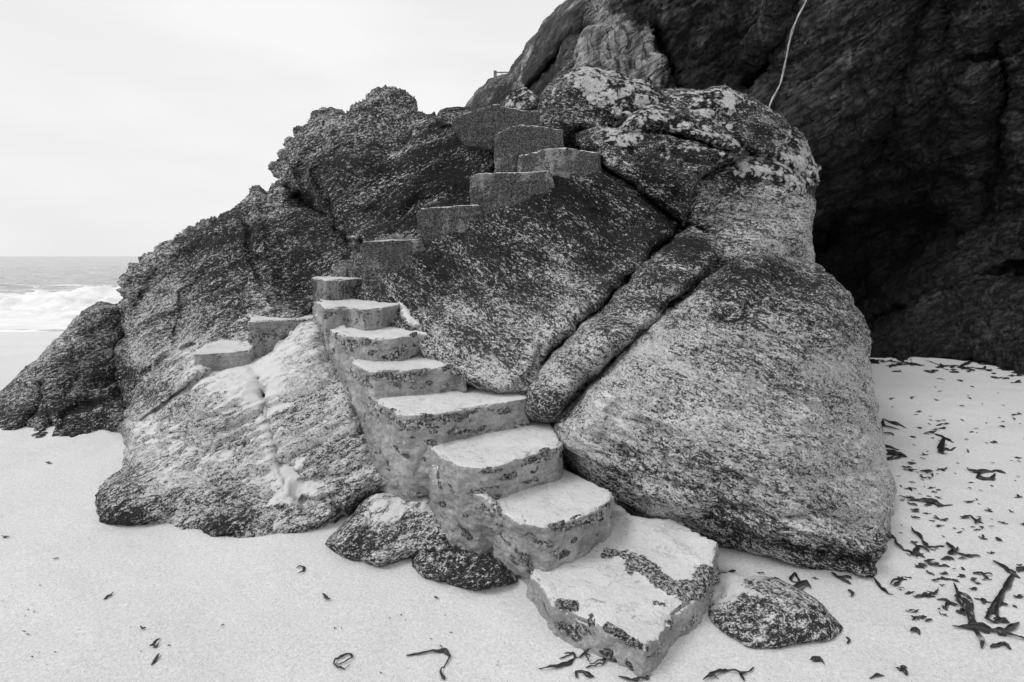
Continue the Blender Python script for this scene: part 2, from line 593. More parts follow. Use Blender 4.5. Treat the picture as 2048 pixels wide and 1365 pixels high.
DEPTH = TPS([
    G(60, 885), G(130, 892), G(235, 868), (0, 780, 4.9), (100, 690, 5.1), (200, 605, 5.5), (245, 640, 5.5),
    (240, 790, 5.0), (245, 560, 5.6), (300, 500, 5.6), (430, 430, 5.7), (560, 340, 5.8), (640, 222, 6.0), (780, 183, 6.1), (930, 215, 5.9),
    (400, 600, 4.95), (500, 480, 5.2), (700, 330, 5.35), (850, 290, 5.45), (720, 500, 5.0), (830, 440, 5.05), (940, 370, 5.1),
    (985, 280, 5.25), (620, 590, 4.85), (500, 640, 4.55), (385, 700, 4.5), (300, 700, 4.75),
    (392, 745, 3.72), (511, 728, 3.78), (606, 648, 4.0), (250, 975, 3.02), (340, 1000, 2.86), (330, 1060, 2.80), (660, 720, 3.7), (695, 800, 3.3), (735, 900, 3.02),
    (850, 985, 2.78), (240, 850, 4.1), G(180, 1010), G(200, 1045), G(420, 1092), G(560, 1090), (450, 900, 3.3), (600, 900, 3.1), (300, 900, 3.6),
    (450, 1010, 2.85), (650, 1010, 2.8),
    G(720, 1130), G(760, 1135), (760, 1030, 2.72), G(900, 1165), G(1000, 1172), (900, 1080, 2.55),
    (840, 500, 4.45), (760, 590, 4.22), (800, 625, 3.95), (860, 695, 3.4), (930, 738, 3.15), (1050, 775, 3.0), (900, 560, 4.1),
    (950, 440, 4.5), (1090, 370, 4.65), (1200, 330, 4.75), (1370, 440, 4.55), (1100, 540, 4.0), (1250, 540, 4.0), (1060, 670, 3.45),
    (1060, 800, 2.95), (1200, 660, 3.3), (1330, 540, 3.75), (1430, 480, 4.1),
    (1120, 860, 2.8), (1250, 750, 2.95), (1400, 620, 3.25), (1530, 512, 3.8), (1650, 545, 3.95), (1740, 720, 3.75), (1770, 900, 3.2),
    (1500, 780, 2.75), (1600, 930, 2.5), (1300, 950, 2.62), (1230, 1010, 2.72), G(1755, 1157), G(1600, 1128, .02), G(1440, 1090, .08), (1500, 1010, 2.5),
    (1390, 360, 4.7), (1490, 305, 4.85), (1625, 350, 5.1), (1628, 525, 4.6), (1500, 420, 4.45),
    (1075, 215, 5.3), (1180, 130, 5.7), (1330, 175, 5.6), (1540, 215, 5.6), (1636, 300, 5.6), (1250, 240, 5.1), (1400, 270, 5.0), (1200, 290, 4.95), (1320, 340, 4.7),
    (1120, 270, 5.1),
], 2e-3)

# x, y, black lichen with painted shade, pale lichen, sand  (where lichen grows and sand lodges, with shade painted at a boulder foot and the left gap)
COVER = np.array([
    (60, 800, .60, 0, 0), (150, 700, .5, 0, 0), (200, 640, .6, 0, 0), (230, 760, .85, 0, 0), (100, 870, .85, 0, 0), (200, 850, .85, 0, 0),  # dark value at the right-hand gap paints its shade into the colour
    (290, 720, .48, 0, 0), (300, 600, .6, 0, 0), (400, 500, .74, .1, 0), (500, 480, .85, .2, 0), (600, 420, .8, .3, 0), (600, 560, .85, .25, 0), (450, 620, .62, .05, 0), (320, 800, .5, 0, 0),
    (530, 400, .6, .4, 0), (640, 250, .6, .45, 0), (780, 205, .5, .6, 0), (740, 245, .6, .6, 0), (700, 240, .6, .5, 0), (820, 232, .6, .55, 0), (600, 300, .6, .5, 0), (690, 290, .75, .4, 0), (860, 290, .9, .15, 0), (750, 350, .88, .1, 0), (900, 350, .93, .05, 0), (850, 420, .95, .05, 0), (650, 320, .8, .3, 0),
    (300, 850, .15, 0, .55), (330, 930, .2, 0, .35), (450, 800, .15, 0, .55), (420, 900, .15, 0, .42), (575, 900, .25, 0, .3), (640, 800, .28, 0, .08), (600, 840, .28, 0, .15), (650, 900, .32, 0, .03), (680, 850, .3, 0, .03), (610, 760, .25, 0, .3), (590, 720, .12, 0, .5), (400, 760, .2, 0, .5), (520, 745, .1, 0, .65),
    (250, 960, .45, 0, .08), (450, 1000, .48, 0, .12), (600, 1030, .55, 0, .05), (740, 960, .3, 0, .4), (700, 1010, .5, 0, .1), (598, 985, .2, 0, .85), (560, 930, .15, 0, .8), (545, 870, .1, 0, .75), (528, 800, .1, 0, .75), (515, 745, .1, 0, .8), (490, 850, .15, 0, .3), (500, 930, .3, 0, .2), (220, 1030, .72, 0, 0), (450, 1070, .72, 0, 0),
    (770, 1020, .35, 0, .5), (700, 1100, .58, 0, 0), (860, 1010, .3, 0, .45), (880, 1090, .6, 0, .05), (960, 1140, .65, 0, .05), (760, 1110, .55, 0, 0),
    (1100, 370, .98, .0, 0), (1000, 480, .85, .1, 0), (1200, 400, .97, 0, 0), (850, 520, .85, .1, 0), (1000, 560, .7, .1, 0), (1200, 500, .88, 0, 0), (1330, 450, .96, 0, 0), (800, 580, .75, .15, 0), (900, 680, .5, 0, 0), (1050, 650, .52, 0, 0), (1000, 740, .36, 0, 0), (1180, 600, .58, 0, 0),
    (1400, 490, .92, 0, 0), (1300, 560, .68, 0, 0), (1200, 660, .42, 0, 0), (1100, 760, .36, 0, 0), (1080, 810, .5, 0, 0),
    (1470, 538, .95, 0, 0), (1510, 532, .95, 0, 0), (1550, 534, .95, 0, 0), (1590, 540, .9, 0, 0), (1630, 552, .8, 0, 0), (1670, 580, .55, 0, 0), (1480, 600, .7, 0, 0), (1440, 570, .75, 0, 0), (1560, 590, .62, 0, 0), (1650, 640, .4, 0, 0), (1400, 720, .3, 0, 0), (1550, 680, .42, 0, 0), (1460, 492, .35, 0, 0), (1505, 490, .3, 0, 0), (1550, 492, .3, 0, 0), (1595, 498, .28, 0, 0), (1620, 510, .28, 0, 0), (1600, 620, .6, 0, 0), (1400, 640, .35, 0, 0), (1300, 720, .15, 0, 0), (1500, 750, .2, 0, 0), (1650, 750, .2, 0, 0), (1700, 900, .15, 0, 0), (1500, 900, .3, 0, 0), (1400, 850, .22, 0, .05), (1240, 800, .15, 0, .42), (1160, 870, .2, 0, .4), (1250, 930, .5, 0, .1), (1350, 900, .35, 0, 0), (1350, 1000, .38, 0, 0), (1600, 1000, .3, 0, 0), (1740, 1000, .2, 0, 0), (1450, 1060, .72, 0, 0), (1600, 1100, .7, 0, 0), (1740, 1135, .65, 0, 0), (1600, 1050, .35, 0, 0), (1500, 1000, .3, 0, 0),  # dark values along the boulder foot paint in the undercut's shade
    (1420, 420, .5, .1, 0), (1500, 325, .3, 1.0, 0), (1590, 340, .3, .95, 0), (1450, 350, .4, .8, 0), (1430, 375, .4, .55, 0), (1550, 420, .45, .02, 0), (1600, 480, .35, 0, 0), (1480, 480, .45, 0, 0),
    (1180, 160, .4, .9, 0), (1120, 200, .6, .6, 0), (1280, 190, .4, .82, 0), (1120, 270, .85, .3, 0), (1330, 190, .6, .7, 0), (1450, 200, .4, .85, 0), (1540, 220, .4, .8, 0), (1610, 320, .5, .9, 0), (1580, 260, .5, .75, 0), (1520, 270, .98, .1, 0), (1300, 230, .5, .8, 0), (1400, 250, .6, .8, 0), (1470, 290, .6, .8, 0), (1240, 268, .5, .95, 0), (1350, 295, .6, .75, 0), (1290, 350, .88, .15, 0), (1350, 400, .97, 0, 0), (1170, 300, .85, .2, 0),
    (1040, 190, .4, .75, 0), (900, 222, .85, .3, 0),
    (1550, 1200, .4, 0, .25), (1450, 1165, .35, 0, .6), (1620, 1262, .6, 0, .05), (1480, 1240, .55, 0, .2),
], float)


def cover(x, y):
    out = np.zeros((len(x), 3))
    for i in range(0, len(x), 20000):
        d2 = (x[i:i + 20000, None] - COVER[None, :, 0]) ** 2 + (y[i:i + 20000, None] - COVER[None, :, 1]) ** 2
        w = 1 / (d2 + 500) ** 1.7
        out[i:i + 20000] = (w @ COVER[:, 2:]) / w.sum(1)[:, None]
    return out


def relief(name, outline, mat, roll=(60, .35), depth=DEPTH, off=0.0, step=2.5, grooves=(), disp=None, back=.8,
           jit=3.0, seed=1, coverf=cover, parent=None, tilt=20, amp=1.0, inset=14):
    P = smooth_poly(outline, 7, True, jit, seed)
    lo, hi = P.min(0) - 2 * step, P.max(0) + 2 * step
    xs, ys = np.arange(lo[0], hi[0], step), np.arange(lo[1], hi[1], step)
    inside = np.zeros((len(ys), len(xs)), bool)
    A, B = P, np.roll(P, -1, 0)
    for r, yy in enumerate(ys):
        m = (A[:, 1] > yy) != (B[:, 1] > yy)
        c = np.sort(A[m, 0] + (yy - A[m, 1]) / (B[m, 1] - A[m, 1]) * (B[m, 0] - A[m, 0]))
        inside[r] = (np.searchsorted(c, xs) & 1) == 1
    F = grid_faces(len(xs), len(ys))
    ins = inside.ravel()
    F = F[ins[F].sum(1) >= 2]
    used = np.unique(F)
    idx = -np.ones(len(ins), int); idx[used] = np.arange(len(used))
    F = idx[F]
    gx, gy = np.meshgrid(xs, ys)
    x, y = gx.ravel()[used].copy(), gy.ravel()[used].copy()
    outm = ~ins[used]
    _, nq = seg_dist(x[outm], y[outm], P, True, True)
    x[outm], y[outm] = nq[:, 0], nq[:, 1]
    # drop tiny duplicates at border is unnecessary: faces stay quads
    d = seg_dist(x, y, P[::2], True)
    w, R = roll
    # the edge softens with a wandering width so that joints are not even
    wn_ = w * (1 + .45 * noise3(np.c_[x * .012, y * .012, 0 * x + seed]))
    tt = 1 - np.clip(d / wn_, 0, 1)
    Y0 = depth(x, y) + off
    extra = R * (1 - np.sqrt(np.maximum(1 - tt ** 2, 0)))
    rz = rays(x, y)
    Yg = np.where(rz[:, 2] < -.02, (-.07 - CZ) / np.minimum(rz[:, 2], -.02) * rz[:, 1], 1e3)
    extra = np.where(Y0 + extra > Yg, np.maximum(np.minimum(extra, Yg - Y0), .12 * extra), extra)
    Y = Y0 + extra
    for g in grooves:
        pl, gw, ga = g[:3]
        gd = seg_dist(x, y, smooth_poly(pl, 8, False, 5, seed + 3), False)
        Y = Y + ga * np.exp(-(gd / gw) ** 2) * (1 + .35 * noise3(np.c_[x * .04, y * .04, 0 * x]))
    V = at_y(x, y, Y)
    F = F[:, ::-1]
    N = vnormals(V, F)
    if (N[:, 1].mean()) > 0:
        F = F[:, ::-1]; N = -N
    ca, sa = math.cos(math.radians(tilt)), math.sin(math.radians(tilt))
    L = np.c_[V[:, 0] * ca - V[:, 2] * sa, V[:, 1], V[:, 0] * sa + V[:, 2] * ca] + seed * 2.1
    if disp is None:
        dd = (.075 * fbm(L * (1.5, 1.5, 2.3), 3) - .06 * (1 - np.abs(fbm(V * 1.25 + seed, 3))) ** 14 - .04 * (1 - np.abs(fbm(L * (1.2, 2, 4.5) + 33, 3))) ** 12 + .034 * fbm(L * (1.3, 3, 7.5), 3, .5, True) + .022 * fbm(L * (6, 7, 15), 3, .55, True)
              + .016 * fbm(L * (15, 18, 42), 3, .6) + .007 * fbm(L * (50, 50, 90), 2)) * amp
    else:
        dd = disp(V, x, y, L)
    dd = dd * (.3 + .7 * np.clip(d / 45, 0, 1)) if disp is None else dd
    V = V + N * dd[:, None]
    cv = coverf(x, y)
    # skirt and back
    e = np.concatenate([F[:, [0, 1]], F[:, [1, 2]], F[:, [2, 3]], F[:, [3, 0]]])
    key = e[:, 0].astype(np.int64) * 10000000 + e[:, 1]
    rkey = e[:, 1].astype(np.int64) * 10000000 + e[:, 0]
    be = e[~np.isin(key, rkey)]
    bv = np.unique(be)
    n = len(V)
    cx, cy = P.mean(0)
    dirx, diry = cx - x[bv], cy - y[bv]
    ln = np.hypot(dirx, diry) + 1e-6
    rings = []
    for sh, bk in ((inset, .35 * back), (inset * 3, back)):
        s_ = np.minimum(sh, ln * .8)
        rings.append(at_y(x[bv] + dirx / ln * s_, y[bv] + diry / ln * s_, Y[bv] + bk))
    mid = at_y(np.array([cx]), np.array([cy]), np.array([Y.mean() + back]))
    m = len(bv)
    loc = -np.ones(n, int); loc[bv] = np.arange(m)
    a, b = loc[be[:, 0]], loc[be[:, 1]]
    sk1 = np.stack([be[:, 1], be[:, 0], n + a, n + b], 1)
    sk2 = np.stack([n + b, n + a, n + m + a, n + m + b], 1)
    fan = [[int(n + m + q), int(n + m + p_), n + 2 * m] for p_, q in zip(a, b)]
    faces = np.concatenate([F, sk1, sk2]).tolist() + fan
    VV = np.concatenate([V, rings[0], rings[1], mid])
    cvb = np.concatenate([cv, cv[bv] * (1, 0, 0), cv[bv] * (1, 0, 0), [[.8, 0, 0]]])
    o = make_mesh(name, VV, faces, mat, parent=parent,
                  attrs={'lichen_and_shade': cvb[:, 0], 'pale_lichen': cvb[:, 1], 'sand_dust': cvb[:, 2]})
    return o


def knobbly(V, x, y, L):
    r = np.clip(1 - seg_dist(x, y, [(230, 600), (290, 510), (430, 425), (520, 370), (560, 310), (600, 260), (640, 225), (690, 230), (740, 195), (790, 183), (850, 225)], False) / 95, 0, 1)
    base = .075 * fbm(L * (1.5, 1.5, 2.3), 3) - .07 * (1 - np.abs(fbm(V * 1.3, 3))) ** 14 + .016 * fbm(L * (6, 7, 13), 3, .55, True) + .014 * fbm(L * (17, 18, 36), 3, .6) + .006 * fbm(L * (60, 60, 80), 2)
    kn = np.sqrt(np.abs(noise3(V * 7.5)) + .02) + .45 * np.sqrt(np.abs(noise3(V * 15 + 9)) + .02)
    return base + .10 * r * (kn - .7)


boulders = [
    # outline, material, keyword arguments, label
    ([(-60, 800), (0, 782), (60, 728), (110, 680), (150, 632), (200, 604), (236, 610), (250, 640), (246, 680), (240, 720), (250, 800), (256, 900),
      (235, 900), (185, 912), (140, 926), (105, 920), (60, 920), (30, 905), (-10, 900), (-60, 905)],
     M_ROCK_L, dict(roll=(50, .5), tilt=-22, seed=2, off=.06, back=1.2, amp=1.1,
                    grooves=[([(45, 862), (75, 820), (90, 770)], 9, .12), ([(120, 880), (135, 830), (180, 800)], 9, .08), ([(60, 745), (95, 800), (100, 850)], 8, .06)]),
     'dark rough boulder at the far left beside the sea'),
    ([(218, 690), (236, 640), (242, 590), (250, 548), (292, 512), (330, 490), (360, 462), (432, 428), (492, 396), (500, 378), (520, 372), (532, 382), (558, 362), (590, 380), (640, 420), (690, 475), (725, 520),
      (728, 560), (640, 620), (560, 670), (500, 720), (420, 760), (300, 850), (262, 850), (240, 812), (222, 760)],
     M_ROCK_L, dict(roll=(46, .5), tilt=-20, seed=3, back=1.2, disp=knobbly,
                    grooves=[([(258, 650), (275, 610), (300, 560), (330, 520)], 8, .10), ([(350, 700), (352, 640), (362, 590), (420, 540)], 8, .09),
                             ([(262, 815), (290, 750), (330, 720), (380, 700)], 9, .16), ([(490, 420), (500, 480), (520, 560), (560, 610)], 7, .10),
                             ([(510, 420), (530, 500), (545, 560)], 9, -.06), ([(400, 690), (440, 640), (520, 610), (600, 590)], 8, .05), ([(330, 520), (400, 480), (470, 450)], 9, -.05)]),
     'long dark rock ridge sloping down to the left behind the lowest side steps'),
    ([(555, 372), (556, 318), (575, 300), (582, 282), (600, 262), (622, 238), (642, 221), (672, 222), (692, 232), (706, 214), (735, 203), (752, 190), (782, 182), (808, 196), (838, 226), (880, 232), (925, 222), (975, 240), (1012, 262),
      (1000, 330), (960, 400), (860, 480), (760, 520), (722, 525), (690, 490), (640, 440), (600, 400)],
     M_ROCK_L, dict(roll=(40, .4), tilt=-12, seed=4, back=1.2, disp=knobbly,
                    grooves=[([(598, 330), (612, 380), (640, 430), (690, 480), (722, 520)], 9, .14), ([(612, 335), (632, 385), (662, 430), (712, 478)], 7, -.07),
                             ([(630, 345), (650, 390), (685, 440), (725, 490)], 6, .11), ([(575, 320), (600, 370), (632, 420)], 7, -.06),
                             ([(740, 430), (800, 440), (850, 400), (930, 385)], 12, .08), ([(650, 240), (640, 290), (605, 320)], 8, .08)]),
     'dark lichen spotted boulder with a knobbly crest left of the upper steps'),
    ([(868, 235), (880, 220), (905, 214), (935, 216), (960, 225), (965, 250), (920, 262), (880, 255)],
     M_ROCK_H, dict(roll=(18, .2), tilt=5, seed=5, off=-.05, back=.6, amp=.6),
     'small dark rounded rock beside the left end of the topmost step'),
    ([(260, 840), (262, 800), (285, 760), (330, 726), (365, 702), (400, 690), (420, 712), (402, 745), (340, 800), (300, 830), (275, 850)],
     M_ROCK_L, dict(roll=(22, .2), tilt=-22, seed=6, off=-.12, back=.6, amp=.9, grooves=[([(362, 722), (380, 735), (400, 740)], 6, .06)]),
     'narrow grey rock wedged below the lowest side step'),
    ([(236, 862), (250, 838), (300, 808), (350, 772), (395, 742), (430, 728), (512, 716), (560, 690), (610, 640), (648, 625), (680, 700), (720, 780), (760, 880), (800, 945), (790, 985),
      (752, 1005), (700, 1045), (655, 1075), (560, 1100), (490, 1103), (420, 1106), (350, 1092), (270, 1072), (198, 1066), (184, 1022), (168, 995), (180, 962), (236, 922), (242, 890)],
     M_ROCK_L, dict(roll=(55, .34), tilt=-24, seed=7, back=1.0, amp=.7,
                    grooves=[([(508, 738), (530, 800), (545, 870), (556, 920)], 11, .09), ([(514, 760), (536, 810), (552, 870), (562, 905)], 4, .10), ([(566, 925), (590, 985), (625, 1015)], 12, .05), ([(700, 1050), (660, 1000), (610, 1000)], 7, .05),
                             ([(530, 800), (540, 850), (552, 890)], 5, -.05), ([(600, 965), (680, 950), (740, 925)], 12, .06), ([(650, 1070), (700, 1030), (760, 985)], 12, .07)]),
     'broad pale boulder dusted with sand below the two side steps'),
    ([(648, 1088), (672, 1062), (722, 1010), (752, 990), (800, 985), (858, 985), (890, 1010), (918, 1075), (905, 1120), (850, 1120), (815, 1122), (760, 1142), (715, 1132), (680, 1118)],
     M_ROCK_L, dict(roll=(36, .24), tilt=-30, seed=8, off=-.10, back=.8, amp=.6),
     'low dark rock in the sand at the left foot of the staircase'),
    ([(822, 1135), (830, 1095), (880, 1075), (930, 1080), (990, 1095), (1020, 1130), (1045, 1168), (1005, 1176), (960, 1186), (890, 1172), (850, 1158)],
     M_ROCK_L, dict(roll=(28, .16), tilt=-30, seed=9, off=-.08, back=.7, amp=.6),
     'flat dark rock half sunk in sand against the staircase foot'),
    ([(700, 505), (840, 470), (950, 400), (1080, 350), (1190, 322), (1215, 330), (1290, 395), (1368, 446), (1330, 480), (1255, 560), (1160, 655), (1090, 730), (1062, 796), (990, 796), (940, 776), (880, 742), (820, 700), (760, 640), (700, 620)],
     M_ROCK_S, dict(roll=(26, .3), tilt=33, seed=10, back=1.0, amp=.75, jit=7,
                    grooves=[([(1000, 455), (1080, 500), (1150, 560)], 10, .04), ([(1020, 540), (1100, 600)], 8, .03), ([(985, 455), (1060, 490)], 8, -.035), ([(1040, 770), (1068, 740), (1078, 700)], 8, .08)]),
     'sloping dark slab with slanting ridges between the staircase and the long diagonal crack'),
    ([(1048, 830), (1050, 785), (1092, 722), (1162, 650), (1262, 555), (1340, 480), (1378, 452), (1430, 478), (1448, 508), (1400, 560), (1300, 650), (1200, 745), (1150, 795), (1112, 838), (1080, 845)],
     M_ROCK_R, dict(roll=(40, .28), tilt=28, seed=11, off=-.06, back=1.0, amp=.6, jit=7, grooves=[([(1225, 680), (1240, 720)], 6, .03)]),
     'long narrow diagonal rib of rock between two cracks'),
    ([(1100, 850), (1150, 800), (1205, 745), (1300, 655), (1400, 565), (1455, 524), (1500, 510), (1535, 507), (1562, 516), (1610, 518), (1656, 543), (1696, 584), (1726, 630), (1742, 690), (1745, 740), (1752, 800), (1762, 850), (1766, 900),
      (1782, 950), (1792, 1010), (1790, 1080), (1772, 1130), (1758, 1170), (1680, 1158), (1600, 1140), (1500, 1118), (1420, 1098), (1340, 1060), (1240, 1020), (1190, 990), (1140, 930), (1110, 890)],
     M_ROCK_R, dict(roll=(75, .5), tilt=20, seed=12, back=1.7, amp=1.0, off=-.16,
                    grooves=[([(1560, 800), (1640, 812), (1700, 840), (1765, 890)], 14, .05), ([(1600, 830), (1690, 860), (1760, 930)], 20, -.04), ([(1210, 880), (1260, 900), (1330, 930)], 14, .05),
                             ([(1440, 1070), (1560, 1080), (1680, 1110), (1760, 1120)], 16, .10), ([(1150, 860), (1230, 790)], 16, -.05)]),
     'biggest pale speckled boulder standing on the sand at the right'),
    ([(1362, 448), (1378, 400), (1392, 362), (1440, 335), (1492, 303), (1550, 312), (1600, 335), (1626, 352), (1630, 420), (1622, 480), (1632, 560), (1610, 600), (1540, 610), (1480, 580), (1440, 530), (1400, 470)],
     M_ROCK_H, dict(depth=TPS([(1370, 450, 4.5), (1390, 360, 4.75), (1490, 305, 4.95), (1625, 350, 5.2), (1632, 560, 5.1), (1500, 440, 4.8), (1430, 500, 4.75), (1450, 560, 4.9), (1600, 620, 5.1), (1590, 440, 4.9)]), roll=(40, .35), tilt=18, seed=13, off=0., back=1.3, amp=1.1, grooves=[([(1400, 400), (1450, 395), (1500, 400)], 10, .05)]),
     'square shouldered block with pale lichen cap above the biggest boulder'),
    ([(1062, 262), (1068, 228), (1080, 190), (1110, 158), (1150, 136), (1182, 130), (1212, 142), (1250, 148), (1300, 160), (1332, 176), (1400, 178), (1452, 172), (1500, 190), (1542, 214), (1572, 238), (1602, 264), (1622, 300), (1638, 335), (1636, 372),
      (1600, 352), (1540, 320), (1480, 300), (1400, 262), (1300, 240), (1240, 256), (1220, 275), (1150, 262), (1130, 300), (1095, 285)],
     M_ROCK_H, dict(roll=(38, .5), tilt=15, seed=14, off=.05, back=1.3, amp=1.15,
                    grooves=[([(1330, 180), (1335, 215), (1300, 235)], 9, .12), ([(1110, 190), (1180, 240), (1240, 250)], 14, .06), ([(1440, 235), (1500, 265), (1560, 285), (1620, 330)], 16, .12)]),
     'white lichen crusted crown rock arching over the top of the outcrop'),
    ([(1240, 262), (1262, 228), (1300, 210), (1360, 210), (1410, 222), (1440, 250), (1470, 270), (1490, 300), (1470, 312), (1400, 285), (1320, 262), (1270, 268)],
     M_ROCK_H, dict(roll=(26, .3), tilt=14, seed=15, off=-.16, back=.8, amp=1.3),
     'upper lichen covered lobe tucked under the crown rock'),
    ([(1150, 275), (1165, 262), (1200, 250), (1250, 248), (1300, 256), (1360, 272), (1420, 284), (1470, 305), (1445, 335), (1398, 358), (1385, 400), (1368, 450), (1300, 405), (1240, 355), (1205, 325), (1160, 300)],
     M_ROCK_H, dict(roll=(32, .36), tilt=20, seed=16, off=-.14, back=1.0, amp=1.2, grooves=[([(1200, 300), (1300, 300), (1380, 330), (1450, 320)], 9, .05)]),
     'dark wedge shaped block with lichen rim above the diagonal slab'),
    ([(1002, 215), (1008, 192), (1030, 178), (1050, 172), (1066, 185), (1078, 200), (1080, 225), (1040, 235), (1010, 232)],
     M_ROCK_H, dict(roll=(18, .2), tilt=0, seed=17, off=.35, back=.6, amp=.9),
     'small round lichen spotted rock directly behind the topmost step'),
    ([(1412, 1185), (1418, 1158), (1440, 1142), (1480, 1150), (1560, 1160), (1610, 1185), (1660, 1225), (1690, 1258), (1660, 1282), (1600, 1288), (1540, 1296), (1490, 1290), (1440, 1262), (1418, 1230)],
     M_ROCK_L, dict(depth=TPS([G(1412, 1185), G(1440, 1140, .03), G(1560, 1155, .03), G(1690, 1262), G(1600, 1290), G(1490, 1292), G(1430, 1250), G(1550, 1215, .045), G(1480, 1190, .04), G(1620, 1250, .035)]),
                    roll=(14, .03), tilt=-25, seed=18, back=.35, amp=.38, off=-.02),
     'flat dark stone barely showing through the sand right of the bottom slab'),
]
for out_, mat_, kw, lab in boulders:
    tag(relief('boulder', out_, mat_, **kw), lab, 'boulder', 'granite boulders of the outcrop')

# bedrock core behind the joints, so that no daylight shows through the cracks
relief_core = relief('bedrock', [(330, 620), (420, 500), (560, 410), (640, 290), (760, 250), (900, 265), (1060, 255), (1180, 180), (1450, 215), (1590, 300), (1600, 520), (1690, 650), (1700, 1000), (1400, 1010), (1100, 960), (800, 900), (520, 850), (380, 780)],
                     M_ROCK_H, step=8, off=.42, roll=(60, .3), back=1.0, seed=21)
tag(relief_core, 'solid bedrock seen only deep in the joints of the outcrop', kind='structure')

# ------------------------------------------------------------------ cliff
CD = TPS([(920, 260, 13), (935, 215, 13), (1000, 150, 12.6), (1050, 90, 12), (1130, 0, 11.4), (1250, -200, 10.8), (1400, -500, 10.4), (1500, -800, 10.5),
          (1160, 120, 10.7), (1250, 50, 10.9), (1230, 110, 10.5), (1230, 175, 10.1), (1310, 110, 10.9), (1400, 100, 10.6), (1500, 150, 10.2), (1560, 80, 9.2), (1520, 240, 9.4), (1300, 300, 11), (1650, 100, 8.7),
          (1650, 300, 8.9), (1650, 500, 10.8), (1700, 640, 10.2), (1760, 480, 10.4), G(1730, 716), G(1850, 718), G(1960, 730), G(2048, 748), (1850, 600, 8.5), (1850, 450, 9.9), (1850, 300, 8.9), (1850, 100, 8.2),
          (2048, 600, 7.2), (2048, 400, 7.6), (2048, 200, 7.2), (2048, 0, 6.9), G(2300, 790), (2300, 400, 6.2), (2300, 0, 6.1), G(2700, 850), (2700, 300, 5.2), (2700, -300, 5.2),
          (1650, -200, 8.3), (2048, -300, 6.9), (1700, -700, 8.2), (2300, -700, 6.3), (2700, -700, 5.4), (1200, 500, 11), (1400, 600, 10.5), (1600, 760, 8.6)], 1e-3)
CLIFF_OUT = [(905, 300), (918, 235), (934, 205), (950, 184), (968, 170), (975, 160), (1000, 150), (1016, 146), (1028, 122), (1042, 104), (1050, 88), (1075, 62), (1092, 36), (1112, 14), (1134, -4), (1180, -60), (1250, -180), (1330, -360), (1440, -640), (1500, -800),
             (2000, -800), (2800, -800), (2800, 300), (2800, 900), (2500, 850), (2300, 805), (2150, 790), (2048, 770), (1960, 752), (1850, 740), (1720, 738), (1500, 760), (1300, 700), (1100, 500)]


def cliff_disp(V, x, y, L):
    q = V * (1, 1, .7)
    sky_ = seg_dist(x, y, [p for p in CLIFF_OUT[1:20]], False)
    keep = .03 + .97 * np.clip(sky_ / 110, 0, 1)
    flat = 1 - .75 * np.exp(-((x - 1235) / 75) ** 2 - ((y - 115) / 60) ** 2)
    d = .34 * fbm(q * (.42, .42, .25), 3, .45, True) + flat * .10 * fbm(L * (.8, 1, 1.8), 4, .55) + flat * .07 * fbm(L * (4, 4, 9), 4, .65) + .035 * fbm(L * (14, 14, 30), 3, .65)
    # stepped, blocky ledges
    b = fbm(L * (.7, .7, 1.3) + 40, 3)
    d = d + flat * .10 * (np.floor(b * 5) + sstep(.0, .35, b * 5 - np.floor(b * 5))) / 2.5
    vert = V * (1.7, 1.7, .55) + 12
    d = d - .10 * (1 - np.abs(fbm(vert * .6, 3, .5))) ** 12 - .07 * (1 - np.abs(fbm(L * (.45, .6, 1.6) + 70, 3, .5))) ** 12
    return d * keep


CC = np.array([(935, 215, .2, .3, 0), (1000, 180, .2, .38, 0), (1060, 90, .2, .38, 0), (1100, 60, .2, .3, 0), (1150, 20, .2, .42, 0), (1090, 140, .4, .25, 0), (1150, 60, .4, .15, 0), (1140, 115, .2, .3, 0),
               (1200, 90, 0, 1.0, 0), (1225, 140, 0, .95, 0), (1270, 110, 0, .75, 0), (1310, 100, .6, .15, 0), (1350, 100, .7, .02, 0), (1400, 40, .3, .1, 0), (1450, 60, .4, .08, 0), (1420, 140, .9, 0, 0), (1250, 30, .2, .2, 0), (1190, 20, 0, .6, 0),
               (1500, 150, .9, 0, 0), (1620, 100, .15, .12, 0), (1560, 200, .3, .1, 0), (1700, 60, .1, .12, 0), (1680, 200, .3, .04, 0), (1800, 80, .6, .02, 0), (1750, 300, .8, 0, 0), (1700, 450, .9, 0, 0), (1850, 350, .85, 0, 0), (1850, 500, 1.15, 0, 0), (1750, 600, 1.2, 0, 0), (1660, 560, 1.2, 0, 0),  # high dark values paint the shade of the hollow into the rock colour
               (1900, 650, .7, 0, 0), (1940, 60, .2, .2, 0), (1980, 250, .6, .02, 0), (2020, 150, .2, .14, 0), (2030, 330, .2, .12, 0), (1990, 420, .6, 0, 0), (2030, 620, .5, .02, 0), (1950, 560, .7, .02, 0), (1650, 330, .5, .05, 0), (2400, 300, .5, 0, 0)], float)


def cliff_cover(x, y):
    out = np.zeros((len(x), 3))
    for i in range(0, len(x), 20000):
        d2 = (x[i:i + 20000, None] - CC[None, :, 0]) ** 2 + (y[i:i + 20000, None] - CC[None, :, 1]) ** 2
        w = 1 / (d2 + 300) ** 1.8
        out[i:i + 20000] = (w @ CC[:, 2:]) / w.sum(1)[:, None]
    return out


